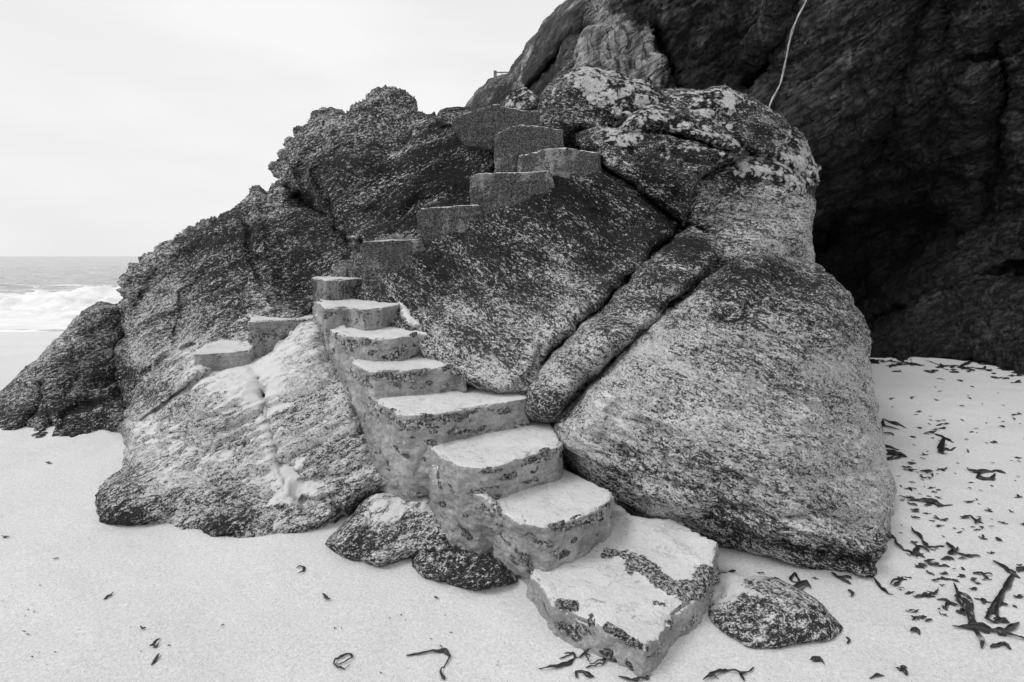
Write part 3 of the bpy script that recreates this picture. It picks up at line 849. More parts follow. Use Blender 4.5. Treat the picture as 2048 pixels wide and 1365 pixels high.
cliff = relief('cliff', CLIFF_OUT, M_CLIFF, roll=(50, .8), depth=CD, step=4.0, back=5.0, jit=3, seed=31, coverf=cliff_cover,
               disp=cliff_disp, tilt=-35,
               grooves=[([(1040, 235), (1060, 180), (1105, 120), (1150, 75), (1250, 46), (1340, 60)], 6, .4), ([(1165, 70), (1180, 20), (1185, -40)], 5, .3), ([(1150, 200), (1160, 120), (1170, 80)], 6, .3),
                        ([(1170, 110), (1210, 108), (1290, 118)], 4, .12), ([(1195, 60), (1200, 140)], 4, .1), ([(1235, 60), (1240, 150)], 4, .1),
                        ([(1300, 60), (1345, 150), (1350, 220)], 16, .5), ([(1500, 180), (1550, 100), (1590, 20), (1600, -60)], 16, .5), ([(1640, 480), (1700, 380), (1760, 260), (1820, 100), (1850, 0)], 22, .5),
                        ([(1500, 130), (1545, 60), (1560, 0)], 14, -.3), ([(2000, 80), (2010, 220), (1980, 400), (1930, 500)], 14, .4), ([(1700, 660), (1850, 600), (1960, 560), (2060, 540)], 14, .5),
                        ([(1780, 120), (1900, 118), (2048, 105)], 8, .25), ([(1600, 190), (1740, 190)], 6, .15), ([(1900, 20), (1890, 100)], 14, .2), ([(2010, 300), (2080, 290)], 8, .2), ([(1950, 120), (1940, 300), (1960, 420)], 20, -.2)])
tag(cliff, 'towering dark wet cliff behind the outcrop', kind='structure')
bpy.context.view_layer.update()


def bvh_of(objs):
    vs, fs, k = [], [], 0
    for o in objs:
        mw = o.matrix_world
        vs += [mw @ v.co for v in o.data.vertices]
        fs += [[i + k for i in p_.vertices] for p_ in o.data.polygons]
        k = len(vs)
    return BVHTree.FromPolygons(vs, fs)


def hit(tree, x, y):
    r = Vector(rays(x, y)).normalized()
    return tree.ray_cast(Vector((0, 0, CZ)), r)


def strip_mesh(name, pts, widths, thick, mat, parent=None, up=(0, 0, 1), flat=True, origin=None):
    """a solid ribbon or stalk swept along 3-D points"""
    pts = np.array(pts, float)
    n = len(pts)
    tg = np.gradient(pts, axis=0)
    tg /= np.linalg.norm(tg, axis=1, keepdims=True) + 1e-9
    upv = np.array(up, float) if np.ndim(up) == 1 else np.array(up, float)
    side = np.cross(tg, np.broadcast_to(upv, tg.shape))
    side /= np.linalg.norm(side, axis=1, keepdims=True) + 1e-9
    nor = np.cross(side, tg)
    K = 8
    V = []
    for i in range(n):
        for k in range(K):
            a = 2 * math.pi * k / K
            V.append(pts[i] + side[i] * math.cos(a) * widths[i] + nor[i] * math.sin(a) * thick[i])
    F = []
    for i in range(n - 1):
        for k in range(K):
            F.append([i * K + k, i * K + (k + 1) % K, (i + 1) * K + (k + 1) % K, (i + 1) * K + k])
    F.append(list(range(K))[::-1])
    F.append([(n - 1) * K + k for k in range(K)])
    return make_mesh(name, V, F, mat, parent=parent, origin=origin)


ct = bvh_of([cliff])
vp = smooth_poly([(1620, -40), (1610, 0), (1596, 30), (1580, 62), (1572, 100), (1566, 138), (1556, 172), (1546, 190), (1536, 212), (1530, 230)], 5, False, 2, 3)
pts, nn = [], []
for x, y in vp:
    h = hit(ct, x, y)
    if h[0]:
        pts.append(np.array(h[0]) + np.array(rays(x, y)) * -.03); nn.append(np.array(h[1]))
pts = np.array(pts)
for _ in range(6):
    pts[1:-1] = (pts[:-2] + pts[1:-1] * 2 + pts[2:]) / 4
wd = [.006 + .018 * abs(noise3(np.array([[i * .23, 3., 1.]]))[0]) for i in range(len(pts))]
vein = strip_mesh('quartz_vein', pts - np.array([0, .05, 0]), wd, [.02] * len(pts), M_VEIN, parent=cliff, up=(0, -1, 0))

# railing on the headland
root = bpy.data.objects.new('railing', None); COL.objects.link(root)
bp = at_y(990, 156, 12.4)
root.location = bp
tag(root, 'tiny railing with a thick end post on the skyline of the headland', 'railing')


def box(name, a, b, mat, parent):
    a, b = np.minimum(a, b), np.maximum(a, b)
    V = [(x, y, z) for z in (a[2], b[2]) for y in (a[1], b[1]) for x in (a[0], b[0])]
    F = [[0, 2, 3, 1], [4, 5, 7, 6], [0, 1, 5, 4], [2, 6, 7, 3], [0, 4, 6, 2], [1, 3, 7, 5]]
    return make_mesh(name, V, F, mat, parent=parent, smooth=False)


box('post', bp + (-.03, -.05, -.1), bp + (.04, .05, .14), M_RAIL, root)
box('rail', bp + (.04, -.012, .105), bp + (.42, .012, .125), M_RAIL, root)
for dx in (.15, .28, .4):
    box('baluster', bp + (dx, -.01, -.1), bp + (dx + .014, .01, .105), M_RAIL, root)

# ------------------------------------------------------------------ staircase
stair = bpy.data.objects.new('staircase', None); COL.objects.link(stair)
stair.location = at_z(1200, 1200, 0)
tag(stair, 'rough whitewashed stone staircase climbing and turning up the boulders', 'staircase')


def solid(name, ring_top, ring_bot, label=None, voxel=.011, dark=0.0, seed=0, rnd=5, parent=None, axis='z'):
    n = len(ring_top)
    bm = bmesh.new()
    a = [bm.verts.new(v) for v in ring_top]
    b = [bm.verts.new(v) for v in ring_bot]
    bm.faces.new(a); bm.faces.new(b[::-1])
    for i in range(n):
        bm.faces.new([a[i], b[i], b[(i + 1) % n], a[(i + 1) % n]])
    bmesh.ops.recalc_face_normals(bm, faces=bm.faces)
    me = bpy.data.meshes.new('tmp'); bm.to_mesh(me); bm.free()
    o = bpy.data.objects.new('tmp', me); COL.objects.link(o)
    m = o.modifiers.new('r', 'REMESH'); m.mode = 'VOXEL'; m.voxel_size = voxel
    s = o.modifiers.new('s', 'SMOOTH'); s.iterations = rnd; s.factor = .5
    bpy.context.view_layer.update()
    dg = bpy.context.evaluated_depsgraph_get()
    ev = o.evaluated_get(dg).to_mesh()
    V = np.empty(len(ev.vertices) * 3, np.float32); ev.vertices.foreach_get('co', V); V = V.reshape(-1, 3).astype(float)
    N = np.empty(len(ev.vertices) * 3, np.float32); ev.vertices.foreach_get('normal', N); N = N.reshape(-1, 3)
    F = [list(p_.vertices) for p_ in ev.polygons]
    o.evaluated_get(dg).to_mesh_clear()
    bpy.data.objects.remove(o); bpy.data.meshes.remove(me)
    side = 1 - sstep(.5, .85, N[:, 2])
    L = V + seed * 1.7
    d = .022 * fbm(L * 3.2, 3) * (.35 + .65 * side) + side * (.011 * fbm(L * (9, 9, 18), 3, .6, True) + .016 * fbm(L * 26, 4, .75))
    d = d + (1 - side) * (.006 * fbm(L * (11, 11, 11), 3) + .002 * fbm(L * 60, 2))
    edge = sstep(.25, .6, N[:, 2]) * (1 - sstep(.8, .97, N[:, 2]))
    d = d - edge * np.clip(.03 * fbm(L * 11 + 5, 4, .65) + .004, 0, 1)
    V = V + N * d[:, None]
    dk = np.clip(dark + .25 * fbm(V * 2.5, 2), 0, 1) if dark > 0 else np.zeros(len(V))
    ztop = max(v[2] for v in ring_top)
    dz = ztop - V[:, 2]
    nose = side * sstep(.015, .03, dz) * sstep(.13, .08, dz) * ({1: .25, 2: .4, 3: .6, 9: .3, 10: .2}.get(seed, .95) if dark < .5 else .2)
    nose = np.clip(nose * (.6 + 1.3 * fbm(V * 5, 3)), 0, 1)
    bare = np.zeros(len(V))
    if seed == 1:        # bedrock breaking through the bottom slab
        yy = V[:, 1] * math.cos(PITCH) - (V[:, 2] - CZ) * math.sin(PITCH)
        sx = 1024 + FPX * V[:, 0] / yy
        sy = 682.5 - FPX * (V[:, 1] * math.sin(PITCH) + (V[:, 2] - CZ) * math.cos(PITCH)) / yy
        for pl, w in (([(1210, 1104), (1250, 1112)], 9), ([(1262, 1124), (1300, 1146), (1345, 1176), (1380, 1186), (1398, 1176)], 15), ([(1370, 1180), (1396, 1178), (1410, 1160)], 24), ([(1118, 1205), (1150, 1212)], 9), ([(1215, 1255), (1250, 1275), (1290, 1296)], 7), ([(1310, 1205), (1345, 1215)], 5)):
            dd = seg_dist(sx, sy, pl, False)
            bare = np.maximum(bare, sstep(w * 1.5, w * .5, dd + 1.5 * w * fbm(V * 15, 4, .65)))
        V = V + N * (bare * (.006 + .016 * fbm(V * 24, 3, .6)))[:, None]
    return make_mesh(name, V, F, M_PLASTER, parent=parent, attrs={'lichen_and_shade': dk, 'nose': nose, 'bare': bare})


def column(poly, z, zb, batter=.03, **kw):
    """a step: tread outline given as points of the tread at height z, carried down to zb"""
    top = np.array([at_z(q[0], q[1], q[2] if len(q) > 2 else z) for q in poly])
    c = top.mean(0)
    bot = top.copy()
    v = top - c
    v[:, 2] = 0
    bot = top + v / (np.linalg.norm(v, axis=1, keepdims=True) + 1e-6) * batter
    bot[:, 2] = zb
    return solid('step', top, bot, parent=stair, **kw)


STEPS = []
def add(lab, o):
    o['label'] = lab
    STEPS.append(o)


add('wide low bottom slab on the sand', column([(1290, 1300), (1255, 1275), (1200, 1254), (1140, 1230), (1106, 1204), (1078, 1165), (1057, 1142), (1100, 1090), (1150, 1040), (1229, 1000, .17), (1262, 1030, .19), (1344, 1038, .2), (1437, 1084, .2), (1418, 1138, .15), (1405, 1172, .13), (1382, 1208, .12), (1350, 1228, .12)], .12, -.12, batter=.02, seed=1))
add('rounded sandy second step', column([(1093, 1056), (1036, 1041), (1008, 1028), (978, 1008), (1000, 960), (1067, 925), (1109, 925), (1172, 955), (1212, 976), (1228, 990), (1216, 1006), (1170, 1028), (1130, 1046)], .35, .02, batter=-.03, seed=2))
add('rounded sandy third step', column([(953, 936), (910, 929), (884, 912), (864, 896), (900, 860), (956, 825), (1025, 820), (1091, 838), (1113, 862), (1123, 882), (1118, 892), (1040, 916), (998, 930)], .55, .0, batter=-.03, seed=3))
add('widest sandy step, fourth from the sand', column([(821, 830), (800, 826), (772, 812), (752, 799), (800, 770), (880, 745), (960, 750), (1025, 765), (1060, 776), (1057, 796), (973, 809), (891, 824)], .73, .12, batter=.0, seed=4))
add(None or 'narrow sandy fifth step', column([(811, 740), (746, 743), (728, 736), (704, 724), (740, 700), (790, 680), (846, 690), (915, 708), (932, 722), (931, 736), (913, 731), (863, 735)], .90, .35, batter=.0, seed=5))
add('narrow sandy sixth step', column([(749, 677), (684, 670), (658, 658), (690, 640), (740, 625), (800, 630), (840, 645), (857, 660), (857, 669), (835, 667), (802, 675)], 1.06, .5, batter=.0, seed=6))
add('seventh step with a dark mossy riser', column([(695, 613), (649, 615), (632, 604), (655, 586), (705, 580), (768, 580), (800, 594), (806, 604), (795, 609), (758, 616), (726, 618)], 1.22, .6, batter=.0, seed=7, dark=.35))
add('eighth step beside the turn', column([(688, 559), (652, 560), (626, 556), (650, 540), (688, 536), (740, 536), (745, 556)], 1.40, .75, batter=.0, seed=8, dark=.62))
# side steps on the left
add('upper of the two side steps with a dark face', column([(600, 638), (540, 640), (497, 643), (502, 634), (536, 619), (594, 612), (640, 612), (640, 634)], 1.06, .62, batter=.02, seed=9, dark=.52))
add('lower of the two side steps', column([(500, 700), (465, 703), (420, 707), (386, 709), (392, 700), (413, 690), (444, 677), (510, 667), (510, 690)], .85, .52, batter=.02, seed=10, dark=.1))


def riser(poly, Y, deep=.5, **kw):
    p_ = np.array([at_y(q[0], q[1], q[2] if len(q) > 2 else Y) for q in poly])
    b = p_ + np.array([0, deep, 0])
    return solid('step', p_, b, parent=stair, **kw)


add('ninth step, first of the upper flight', riser([(724, 492), (729, 484), (745, 483), (790, 480), (842, 478), (852, 500), (870, 560), (800, 610), (728, 620)], 4.42, .45, seed=11, dark=.8, rnd=4))
add('tenth step, dark square riser', riser([(834, 424), (841, 416), (890, 413), (957, 409), (966, 430), (975, 510), (930, 540), (838, 520)], 4.5, .5, seed=12, dark=.85, rnd=4))
add('eleventh step, broad riser with rounded left corner', riser([(940, 362), (944, 352), (955, 347), (1010, 345), (1060, 345), (1100, 341), (1110, 380), (1070, 420), (1000, 460), (943, 440)], 4.56, .5, seed=13, dark=.75, rnd=6))
add('twelfth step with a wavy lip', riser([(1040, 312), (1058, 308), (1078, 302), (1096, 297), (1130, 295), (1168, 300), (1198, 305), (1202, 340), (1150, 380), (1090, 400), (1042, 380)], 4.72, .5, seed=14, dark=.7, rnd=3))
add('thirteenth step with a wavy lip', riser([(990, 270), (1003, 262), (1024, 253), (1045, 249), (1073, 252), (1100, 256), (1124, 259), (1130, 320), (1060, 360), (990, 350)], 4.9, .5, seed=15, dark=.85, rnd=3))
add('topmost step with a wavy pale lip', riser([(908, 236), (925, 229), (945, 223), (978, 211), (996, 207), (1012, 213), (1038, 219), (1078, 223), (1082, 290), (1000, 300), (930, 290), (906, 250)], 5.08, .5, seed=16, dark=.95, rnd=3))


# rendered wall that carries the left edge of the flight
def wall_disp(V, x, y, L):
    return .02 * fbm(V * 3, 3) + .016 * fbm(V * (8, 8, 14), 3, .55, True) + .014 * fbm(V * 28, 4, .72)


wallY = TPS([(632, 606, 4.18), (645, 680, 4.0), (665, 665, 3.75), (700, 730, 3.35), (680, 780, 3.55), (752, 802, 2.95), (715, 860, 3.12), (745, 950, 2.86), (800, 850, 2.8), (800, 975, 2.72), (870, 930, 2.62), (868, 990, 2.62), (760, 700, 3.6), (720, 640, 4.0)])
w_ = relief('side_wall', [(630, 606), (650, 605), (700, 625), (700, 660), (705, 690), (728, 735), (758, 812), (820, 850), (880, 900), (900, 960), (880, 1000), (835, 975), (795, 978), (760, 955), (742, 905), (722, 850), (695, 800), (665, 722), (632, 668), (627, 630)],
            M_PLASTER, depth=wallY, roll=(12, .10), step=2.5, jit=2.5, seed=41, back=.35, disp=wall_disp, coverf=lambda x, y: np.zeros((len(x), 3)), parent=stair, off=.02)
w_['label'] = 'smeared pale render along the left edge of the steps'
w2Y = TPS([G(905, 1110, .04), G(985, 1105, .06), G(1050, 1175, .0), G(1085, 1120, .14), (950, 1000, 2.38), (870, 960, 2.56), (1000, 1050, 2.3)])
w2_ = relief('skirting', [(858, 935), (880, 925), (960, 980), (1010, 1030), (1075, 1100), (1110, 1150), (1085, 1190), (1060, 1182), (1040, 1160), (1010, 1120), (975, 1098), (935, 1112), (902, 1112), (885, 1060), (860, 1000)],
             M_PLASTER, depth=w2Y, roll=(14, .07), step=2.5, jit=2.5, seed=42, back=.3, disp=wall_disp, coverf=lambda x, y: np.zeros((len(x), 3)), parent=stair, off=.01)
rp_ = relief('ramp', [(762, 583), (782, 582), (802, 596), (824, 630), (842, 652), (826, 656), (806, 645), (798, 625), (792, 606), (775, 598)],
            M_PLASTER, depth=TPS([(770, 584, 4.35), (805, 598, 4.1), (840, 652, 3.6), (800, 640, 3.75), (792, 606, 4.05)]), roll=(8, .05), step=2, jit=2.5, seed=44, back=.3, disp=wall_disp,
            coverf=lambda x, y: np.zeros((len(x), 3)), parent=stair, off=.03)
# stones showing through the render
bpy.context.view_layer.update()
st_tree = bvh_of(STEPS + [w_, w2_])


def pebble(name, x, y, rx, ry, ang, mat, parent, seed, sink=.35, tree=None, thick=.5):
    h = hit(tree or st_tree, x, y)
    if not h[0]:
        return None
    c, nrm = np.array(h[0]), np.array(h[1])
    dist = c[1]
    # local frame on the surface
    rr = np.array([1., 0, 0]); rr -= nrm * rr.dot(nrm); rr /= np.linalg.norm(rr)
    uu = np.cross(nrm, rr)
    ca, sa = math.cos(ang), math.sin(ang)
    e1, e2 = rr * ca + uu * sa, -rr * sa + uu * ca
    s = np.linalg.norm(c - (0, 0, CZ)) / FPX
    bm = bmesh.new(); bmesh.ops.create_icosphere(bm, subdivisions=4, radius=1)
    P = np.array([v.co[:] for v in bm.verts]); F = [[v.index for v in f.verts] for f in bm.faces]; bm.free()
    P = np.sign(P) * np.abs(P) ** .8
    P = P * (1 + .45 * fbm(P * 1.6 + seed * 3.1, 3))[:, None] + .05 * fbm(P * 5 + seed, 2)[:, None]
    a, b = rx * s, ry * s
    tck = min(a, b) * thick
    V = c + P[:, :1] * e1 * a + P[:, 1:2] * e2 * b + P[:, 2:] * nrm * tck - nrm * tck * sink
    return make_mesh(name, V, F, mat, parent=parent)


stones = [(842, 836, 24, 9, .1), (932, 832, 25, 9, .05), (1003, 825, 18, 7, .1), (860, 863, 15, 6, 0), (905, 862, 16, 6, .1), (790, 822, 10, 4, -.4), (778, 843, 9, 4, -.8), (822, 858, 9, 5, .2), (850, 884, 22, 5, -.1), (800, 905, 22, 5, -.25),
          (955, 862, 18, 5, .35), (845, 918, 10, 4, -.1), (760, 900, 6, 9, -.2), (775, 930, 5, 14, .25), (735, 760, 5, 9, 0), (728, 835, 6, 8, -.3), (757, 835, 8, 5, -.6), (712, 905, 5, 9, 0),
          (765, 752, 18, 6, .0), (838, 744, 16, 6, .05), (895, 737, 12, 6, .2), (790, 772, 11, 6, .1), (850, 768, 16, 5, .1), (925, 730, 7, 5, 0),
          (725, 683, 20, 7, .05), (827, 672, 13, 5, .15), (750, 705, 14, 6, .2), (825, 690, 8, 4, 0), (700, 700, 8, 4, .1), (672, 672, 4, 6, 0), (668, 702, 5, 7, -.7),
          (985, 940, 20, 6, .1), (1060, 925, 16, 7, .3), (1000, 960, 14, 8, .2), (1030, 948, 20, 9, .25), (1065, 945, 12, 6, .6), (1090, 905, 12, 8, .2), (1075, 962, 10, 5, .6), (950, 985, 16, 5, 0), (905, 980, 14, 4, -.5), (880, 968, 5, 8, .2), (876, 950, 5, 9, -.3),
          (890, 1005, 11, 8, -.1), (910, 985, 10, 5, -.8), (960, 1012, 14, 4, .1), (920, 1055, 16, 6, -.2), (932, 1075, 12, 9, .1), (935, 1032, 9, 4, 0), (900, 1050, 9, 4, -.5), (1000, 1022, 7, 11, .4), (1000, 1050, 7, 5, 0), (1005, 1075, 18, 7, -.4),
          (1055, 1068, 15, 4, -.1), (1085, 1086, 20, 6, -.1), (1110, 1055, 20, 7, .3), (1150, 1040, 18, 6, .4), (1145, 1085, 10, 5, .5), (1120, 1115, 22, 10, -.1), (1040, 1106, 22, 10, -.5), (1035, 1130, 14, 4, -.6), (1065, 1142, 10, 5, .1),
          (1130, 1208, 16, 9, -.4), (1182, 1240, 7, 13, 0), (1138, 1262, 17, 6, -.5), (1090, 1215, 7, 4, -.6), (1232, 1262, 20, 6, -.4), (1270, 1288, 16, 5, -.3), (1225, 1315, 20, 8, -.5), (1262, 1335, 14, 6, -.5), (1340, 1245, 6, 12, -.3)]
for k, (x, y, rx, ry, a) in enumerate(stones):
    pebble('stone', x, y, rx, ry, a, M_STONE, stair, k, sink=.85, thick=.4)

# ------------------------------------------------------------------ small plants in the corners of the steps
bpy.context.view_layer.update()


def plant(x0, x1, y, Yd, label, n=260, hgt=.10, seed=0):
    r = np.random.default_rng(seed)
    V, F = [], []
    a, b = at_y(x0, y, Yd), at_y(x1, y, Yd)
    for i in range(n):
        t = r.uniform(0, 1)
        base = a * (1 - t) + b * t + np.array([0, r.uniform(-.05, .12), 0])
        tall = hgt * (.35 + .65 * math.sin(math.pi * min(max(t + .1 * r.normal(), .05), .95))) * r.uniform(.3, 1)
        c = base + np.array([0, 0, tall])
        d1 = r.normal(size=3); d1 /= np.linalg.norm(d1)
        d2 = np.cross(d1, r.normal(size=3)); d2 /= np.linalg.norm(d2)
        L, W = r.uniform(.008, .02), r.uniform(.004, .008)
        k = len(V)
        V += [c - d1 * L, c + d2 * W, c + d1 * L, c - d2 * W]
        F.append([k, k + 1, k + 2, k + 3])
        if i % 3 == 0:
            k = len(V)
            V += [base + (0, 0, -.03), base + (.003, 0, -.03), c]
            F.append([k, k + 1, k + 2])
    o = make_mesh('small_plant', V, F, M_LEAF, smooth=False)
    tag(o, label, 'plant')


plant(752, 830, 484, 4.62, 'little pale leafy plant growing at the back of the ninth step', 240, .075, 1)
plant(664, 722, 545, 4.85, 'little pale tuft of leaves behind the eighth step', 300, .12, 2)

# ------------------------------------------------------------------ seaweed and driftwood on the sand
def gpt(x, y, up=0.0):
    p_ = at_z(x, y, 0)
    for _ in range(3):
        z = float(ground_z(np.array([p_[0]]), np.array([p_[1]]))[0])
        p_ = at_z(x, y, z)
    return p_ + np.array([0, 0, up])


def weed_geo(poly, w, seed, curl=1.0):
    """one frond: tapering, crinkled ribbon along a ground path given in photograph points"""
    P = smooth_poly(poly, max(2.5, w * .6), False, min(2.5, w * .35), seed)
    pts = np.array([gpt(x, y) for x, y in P])
    n = len(pts)
    t = np.linspace(0, 1, n)
    r = np.random.default_rng(seed)
    sc = np.linalg.norm(pts.mean(0) - (0, 0, CZ)) / FPX
    prof = np.clip(np.sin(math.pi * np.clip(t, .02, .98)) ** .45, .15, 1)
    q = np.c_[t * n * .35, np.full(n, seed * 1.3), np.zeros(n)]
    ww = w * .55 * sc * prof * (.8 + .5 * noise3(q))
    pts[:, 2] += .003 + curl * .012 * np.abs(noise3(q * .6 + 7)) + .3 * ww
    return pts, ww, ww * .38 + .0012


def weed(fronds, label, group=None, seed=0, cat='seaweed', mat=None, name='seaweed'):
    VV, FF = [], []
    K = 8
    for k, (poly, w) in enumerate(fronds):
        if k:
            f0 = np.array(fronds[0][0], float)
            j = np.linalg.norm(f0 - np.array(poly[0]), axis=1).argmin()
            poly = [tuple(f0[j])] + list(poly)
        pts, ww, th = weed_geo(poly, w, seed * 7 + k)
        tg = np.gradient(pts, axis=0); tg /= np.linalg.norm(tg, axis=1, keepdims=True) + 1e-9
        side = np.cross(tg, (0, 0, 1.)); side /= np.linalg.norm(side, axis=1, keepdims=True) + 1e-9
        nor = np.cross(side, tg)
        off = len(VV)
        rr = noise3(np.c_[pts * 22]) * .9
        for i in range(len(pts)):
            sd = side[i] * math.cos(rr[i]) + nor[i] * math.sin(rr[i]); nr = nor[i] * math.cos(rr[i]) - side[i] * math.sin(rr[i])
            for j in range(K):
                a = 2 * math.pi * j / K
                VV.append(pts[i] + sd * math.cos(a) * ww[i] + nr * math.sin(a) * th[i])
        for i in range(len(pts) - 1):
            for j in range(K):
                FF.append([off + i * K + j, off + i * K + (j + 1) % K, off + (i + 1) * K + (j + 1) % K, off + (i + 1) * K + j])
        FF.append([off + j for j in range(K)][::-1]); FF.append([off + (len(pts) - 1) * K + j for j in range(K)])
    o = make_mesh(name, VV, FF, mat or M_WEED)
    return tag(o, label, cat, group)


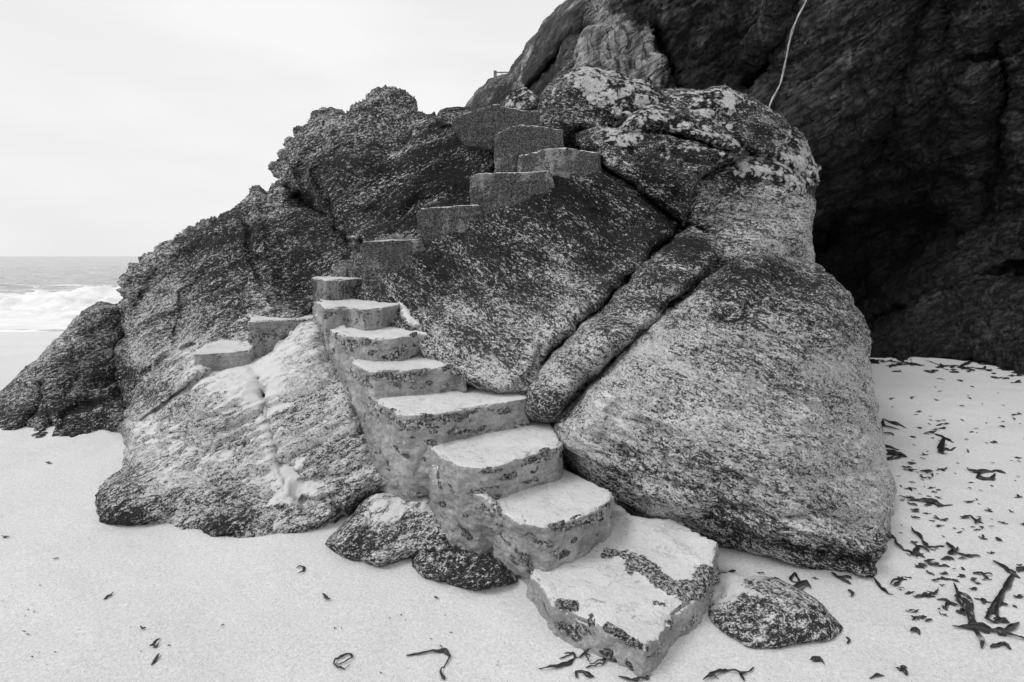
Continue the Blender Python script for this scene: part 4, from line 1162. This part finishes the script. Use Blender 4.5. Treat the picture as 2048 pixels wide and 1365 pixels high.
SW = [
    ([([(594, 1140), (600, 1136), (609, 1139), (606, 1146), (597, 1150)], 6)], 'small curled black seaweed scrap below the pale sandy boulder'),
    ([([(646, 1192), (652, 1196), (656, 1203), (662, 1203)], 6)], 'stubby black seaweed scrap straight below the low dark rock'),
    ([([(870, 1194), (876, 1200)], 6)], 'tiny black seaweed crumb below the flat dark rock'),
    ([([(207, 1202), (218, 1194), (228, 1188)], 5)], 'thin straight seaweed sliver on the left sand'),
    ([([(672, 1332), (690, 1328), (704, 1318), (700, 1310), (684, 1316), (672, 1322), (668, 1330), (684, 1342), (700, 1334)], 5)], 'looped seaweed ring at the bottom left of centre'),
    ([([(812, 1314), (840, 1309), (868, 1308), (888, 1308), (900, 1318), (888, 1336), (882, 1342)], 8), ([(880, 1306), (892, 1304), (898, 1312)], 7), ([(880, 1350), (888, 1362)], 9)], 'bent black seaweed strap with a hooked end at the bottom centre'),
    ([([(1078, 1342), (1110, 1338), (1140, 1328), (1150, 1318), (1146, 1308), (1130, 1312)], 9), ([(1160, 1318), (1172, 1306), (1190, 1302), (1200, 1306)], 5), ([(1140, 1312), (1125, 1318), (1118, 1320)], 4)], 'large branching seaweed clump left of the slab corner'),
    ([([(1150, 1345), (1156, 1360)], 9), ([(1163, 1346), (1178, 1354), (1190, 1358)], 11)], 'two short fat seaweed pieces just under the branching clump'),
    ([([(1172, 1336), (1190, 1334), (1206, 1328), (1212, 1320), (1196, 1324), (1180, 1330)], 5), ([(1168, 1304), (1180, 1318), (1172, 1326)], 3)], 'thin tangled seaweed wisps beside the slab side'),
    ([([(1236, 1356), (1256, 1364), (1280, 1362), (1298, 1360)], 7)], 'flat seaweed strip right at the near corner of the slab'),
    ([([(1405, 1366), (1430, 1350), (1452, 1344), (1480, 1350), (1500, 1346), (1508, 1338)], 8), ([(1420, 1352), (1436, 1360)], 6), ([(1480, 1350), (1490, 1364)], 7)], 'arched seaweed strap at the bottom edge right of the slab'),
    ([([(300, 1335), (312, 1322), (320, 1310)], 12)], 'thick short seaweed piece at the bottom left'),
    ([([(300, 1297), (308, 1290), (316, 1283), (320, 1280)], 6), ([(310, 1298), (318, 1290)], 3)], 'slim seaweed sprig above the thick short piece'),
    ([([(282, 1253), (286, 1261), (292, 1258)], 6)], 'tiny black seaweed knot on the lower left sand'),
    ([([(1580, 1180), (1600, 1172), (1612, 1168), (1620, 1180)], 14), ([(1560, 1176), (1590, 1186), (1610, 1178)], 11), ([(1590, 1150), (1580, 1162), (1600, 1170)], 5)], 'ragged seaweed clump just above the half buried stone'),
    ([([(1440, 1146), (1450, 1152), (1462, 1146), (1470, 1144)], 9), ([(1446, 1150), (1444, 1162)], 8)], 'seaweed tuft at the left tip of the half buried stone'),
    ([([(1665, 1148), (1680, 1160), (1700, 1168)], 13), ([(1680, 1156), (1700, 1156), (1702, 1160)], 7)], 'seaweed clump touching the base of the biggest boulder'),
    ([([(1744, 1158), (1760, 1176), (1776, 1190), (1786, 1194)], 6)], 'crooked seaweed stem at the near right corner of the biggest boulder'),
    ([([(1778, 1174), (1788, 1162), (1804, 1160), (1796, 1170), (1782, 1176)], 7)], 'hooked seaweed loop right of the biggest boulder foot'),
    ([([(1694, 1184), (1704, 1190), (1700, 1198)], 7)], 'little forked seaweed scrap in front of the biggest boulder'),
    ([([(1690, 1278), (1700, 1284)], 7), ([(1694, 1290), (1700, 1282)], 5)], 'little seaweed scrap off the right tip of the half buried stone'),
    ([([(1620, 1326), (1640, 1322), (1650, 1332)], 9)], 'small seaweed scrap below the half buried stone'),
    ([([(1740, 1360), (1755, 1352), (1768, 1354)], 7)], 'thin seaweed curl at the lower right edge'),
    ([([(1790, 1340), (1805, 1344), (1812, 1354)], 9), ([(1800, 1338), (1812, 1340)], 6)], 'crumpled seaweed piece near the bottom right'),
    ([([(1820, 1268), (1832, 1262), (1840, 1272)], 7)], 'small seaweed blade left of the broken stalks'),
    ([([(1873, 1202), (1885, 1204), (1894, 1208), (1890, 1220)], 9), ([(1885, 1218), (1894, 1224)], 7)], 'knotted seaweed piece left of the broken stalks'),
    ([([(1985, 1126), (2008, 1140), (2040, 1160)], 10)], 'straight tapering seaweed blade above the broken stalks'),
    ([([(1800, 994), (1830, 1000), (1862, 1006), (1880, 1012), (1906, 1014)], 10)], 'long seaweed strap lying level right of the biggest boulder'),
    ([([(1820, 1056), (1840, 1078), (1858, 1096), (1874, 1100)], 9), ([(1874, 1094), (1888, 1094)], 4)], 'long diagonal seaweed strap below the level one'),
    ([([(1822, 1088), (1840, 1096), (1856, 1106)], 14), ([(1830, 1110), (1850, 1116)], 9)], 'dense seaweed wad beside the diagonal strap'),
    ([([(1932, 940), (1960, 946), (1990, 944), (2010, 950)], 9), ([(1955, 958), (1980, 962), (1990, 950)], 9), ([(1940, 946), (1965, 950)], 6)], 'matted seaweed patch at the right edge'),
    ([([(1760, 905), (1790, 912), (1812, 918)], 15), ([(1770, 895), (1800, 900)], 9), ([(1775, 922), (1806, 914)], 8)], 'heaviest seaweed mat pressed against the right side of the biggest boulder'),
    ([([(1764, 842), (1790, 848), (1812, 856)], 10), ([(1768, 855), (1798, 862)], 8), ([(1762, 868), (1790, 872)], 7)], 'layered seaweed wisps beside the middle of the biggest boulder'),
    ([([(1870, 870), (1888, 878), (1906, 886)], 7), ([(1880, 900), (1900, 904), (1912, 896)], 9), ([(1880, 906), (1896, 910)], 8)], 'feathery seaweed clump out on the right sand'),
    ([([(1936, 1034), (1950, 1042), (1966, 1048)], 8), ([(1950, 1050), (1962, 1040)], 5)], 'forked seaweed sprig on the right sand'),
    ([([(1950, 722), (1975, 720), (2000, 726), (2010, 730)], 10), ([(1920, 738), (1950, 742)], 7), ([(1960, 730), (1990, 732)], 8)], 'dark seaweed bank heaped at the foot of the cliff'),
    ([([(1850, 722), (1875, 730), (1900, 735)], 3)], 'thin dark weed stem near the cliff foot'),
    ([([(1780, 1060), (1778, 1072), (1790, 1078)], 7), ([(1790, 1090), (1806, 1100), (1820, 1104)], 7)], 'broken seaweed bits close to the boulder edge'),
    ([([(1896, 1088), (1905, 1100), (1912, 1108)], 9), ([(1898, 1112), (1912, 1106), (1916, 1098)], 7), ([(1930, 1112), (1950, 1114), (1960, 1116)], 7)], 'three lobed seaweed clump on the right sand'),
    ([([(1980, 1296), (2000, 1288), (2026, 1300)], 13)], 'rounded seaweed lump below the broken stalks'),
    ([([(2030, 1146), (2046, 1140), (2056, 1150)], 10), ([(1970, 1240), (1996, 1248), (2010, 1238)], 8), ([(1990, 1228), (2000, 1240)], 9)], 'shredded seaweed around the right hand stalk'),
]
for k, (fr, lab) in enumerate(SW):
    weed([(q, w * .75) for q, w in fr], lab, seed=k + 1)

# the broken kelp stalks
weed([([(1905, 1172), (1915, 1192), (1930, 1212), (1940, 1240), (1950, 1262), (1962, 1282), (1962, 1302)], 13), ([(1920, 1186), (1940, 1200), (1946, 1222)], 8), ([(1910, 1196), (1925, 1216), (1946, 1236)], 7)],
     'peeling kelp stalk lying towards the camera with a pale broken end', seed=71, cat='kelp stalk', mat=M_STALK, name='kelp_stalk')
weed([([(1906, 1256), (1946, 1260), (1980, 1264), (2010, 1272), (2048, 1282), (2080, 1288)], 9), ([(1936, 1252), (1965, 1250), (1985, 1268)], 7), ([(2000, 1276), (2020, 1262), (2038, 1246)], 8)],
     'long dark kelp stalk crossing under the peeling one', seed=72, cat='kelp stalk', name='kelp_stalk')

# small scraps, strewn thickly along the right of the boulder and thinly elsewhere
r = np.random.default_rng(11)
protos = []
def scrap(x, y, size, ang, label, group, k):
    dx, dy = math.cos(ang) * size, math.sin(ang) * size * .45
    b = size * r.uniform(-.35, .35)
    return weed([([(x - dx, y - dy), (x + b * .3, y + b * .5), (x + dx, y + dy)], size * r.uniform(.10, .34) + 1.2)] + ([([(x, y), (x + size * r.uniform(-.8, .8), y + size * r.uniform(-.5, .5))], size * .2 + 1.5)] if size > 6 else []), label, group, seed=100 + k)


LAB_R = ('small black seaweed scrap strewn on the sand right of the biggest boulder', 'seaweed scraps right of the biggest boulder')
LAB_L = ('tiny dark weed crumb on the open sand in the foreground left', 'weed crumbs on the left foreground sand')
LAB_C = ('small dark weed scrap along the foot of the cliff', 'weed scraps along the cliff foot')
k = 0
while k < 215:
    x = 1768 + 300 * r.uniform() ** 1.15
    y = 775 + 470 * r.uniform() ** .9
    if x < 1800 and y > 985:
        continue
    if noise3(np.array([[x * .02, y * .03, 3.]]))[0] < -.18:
        continue
    sz = r.uniform(2.2, 9) * (.6 + (y - 700) / 520) * (1.6 if r.uniform() < .15 else 1)
    scrap(x, y, sz, r.normal(.2, .45), *LAB_R, k); k += 1
for _ in range(45):
    x = 1745 + 300 * r.uniform(); y = 718 + (x - 1745) * .07 + abs(r.normal(0, 9)) + 3
    scrap(x, y, r.uniform(4, 13), r.normal(.05, .2), *LAB_C, k); k += 1
for _ in range(34):
    x, y = r.uniform(5, 1050), r.uniform(1120, 1360)
    if y < 1200 and x > 180:
        continue
    scrap(x, y, r.uniform(1.5, 4.5), r.uniform(0, 3.1), *LAB_L, k); k += 1
for x, y, s in ((98, 928, 7), (112, 1120, 6), (12, 1076, 8), (1550, 1160, 9), (1520, 1150, 8), (1630, 1160, 7)):
    scrap(x, y, s, r.uniform(-.4, .4), 'lone dark weed fleck close beside one of the boulders', 'weed flecks beside the boulders', k); k += 1

print('objects', len(bpy.data.objects), 'verts', sum(len(m.vertices) for m in bpy.data.meshes))
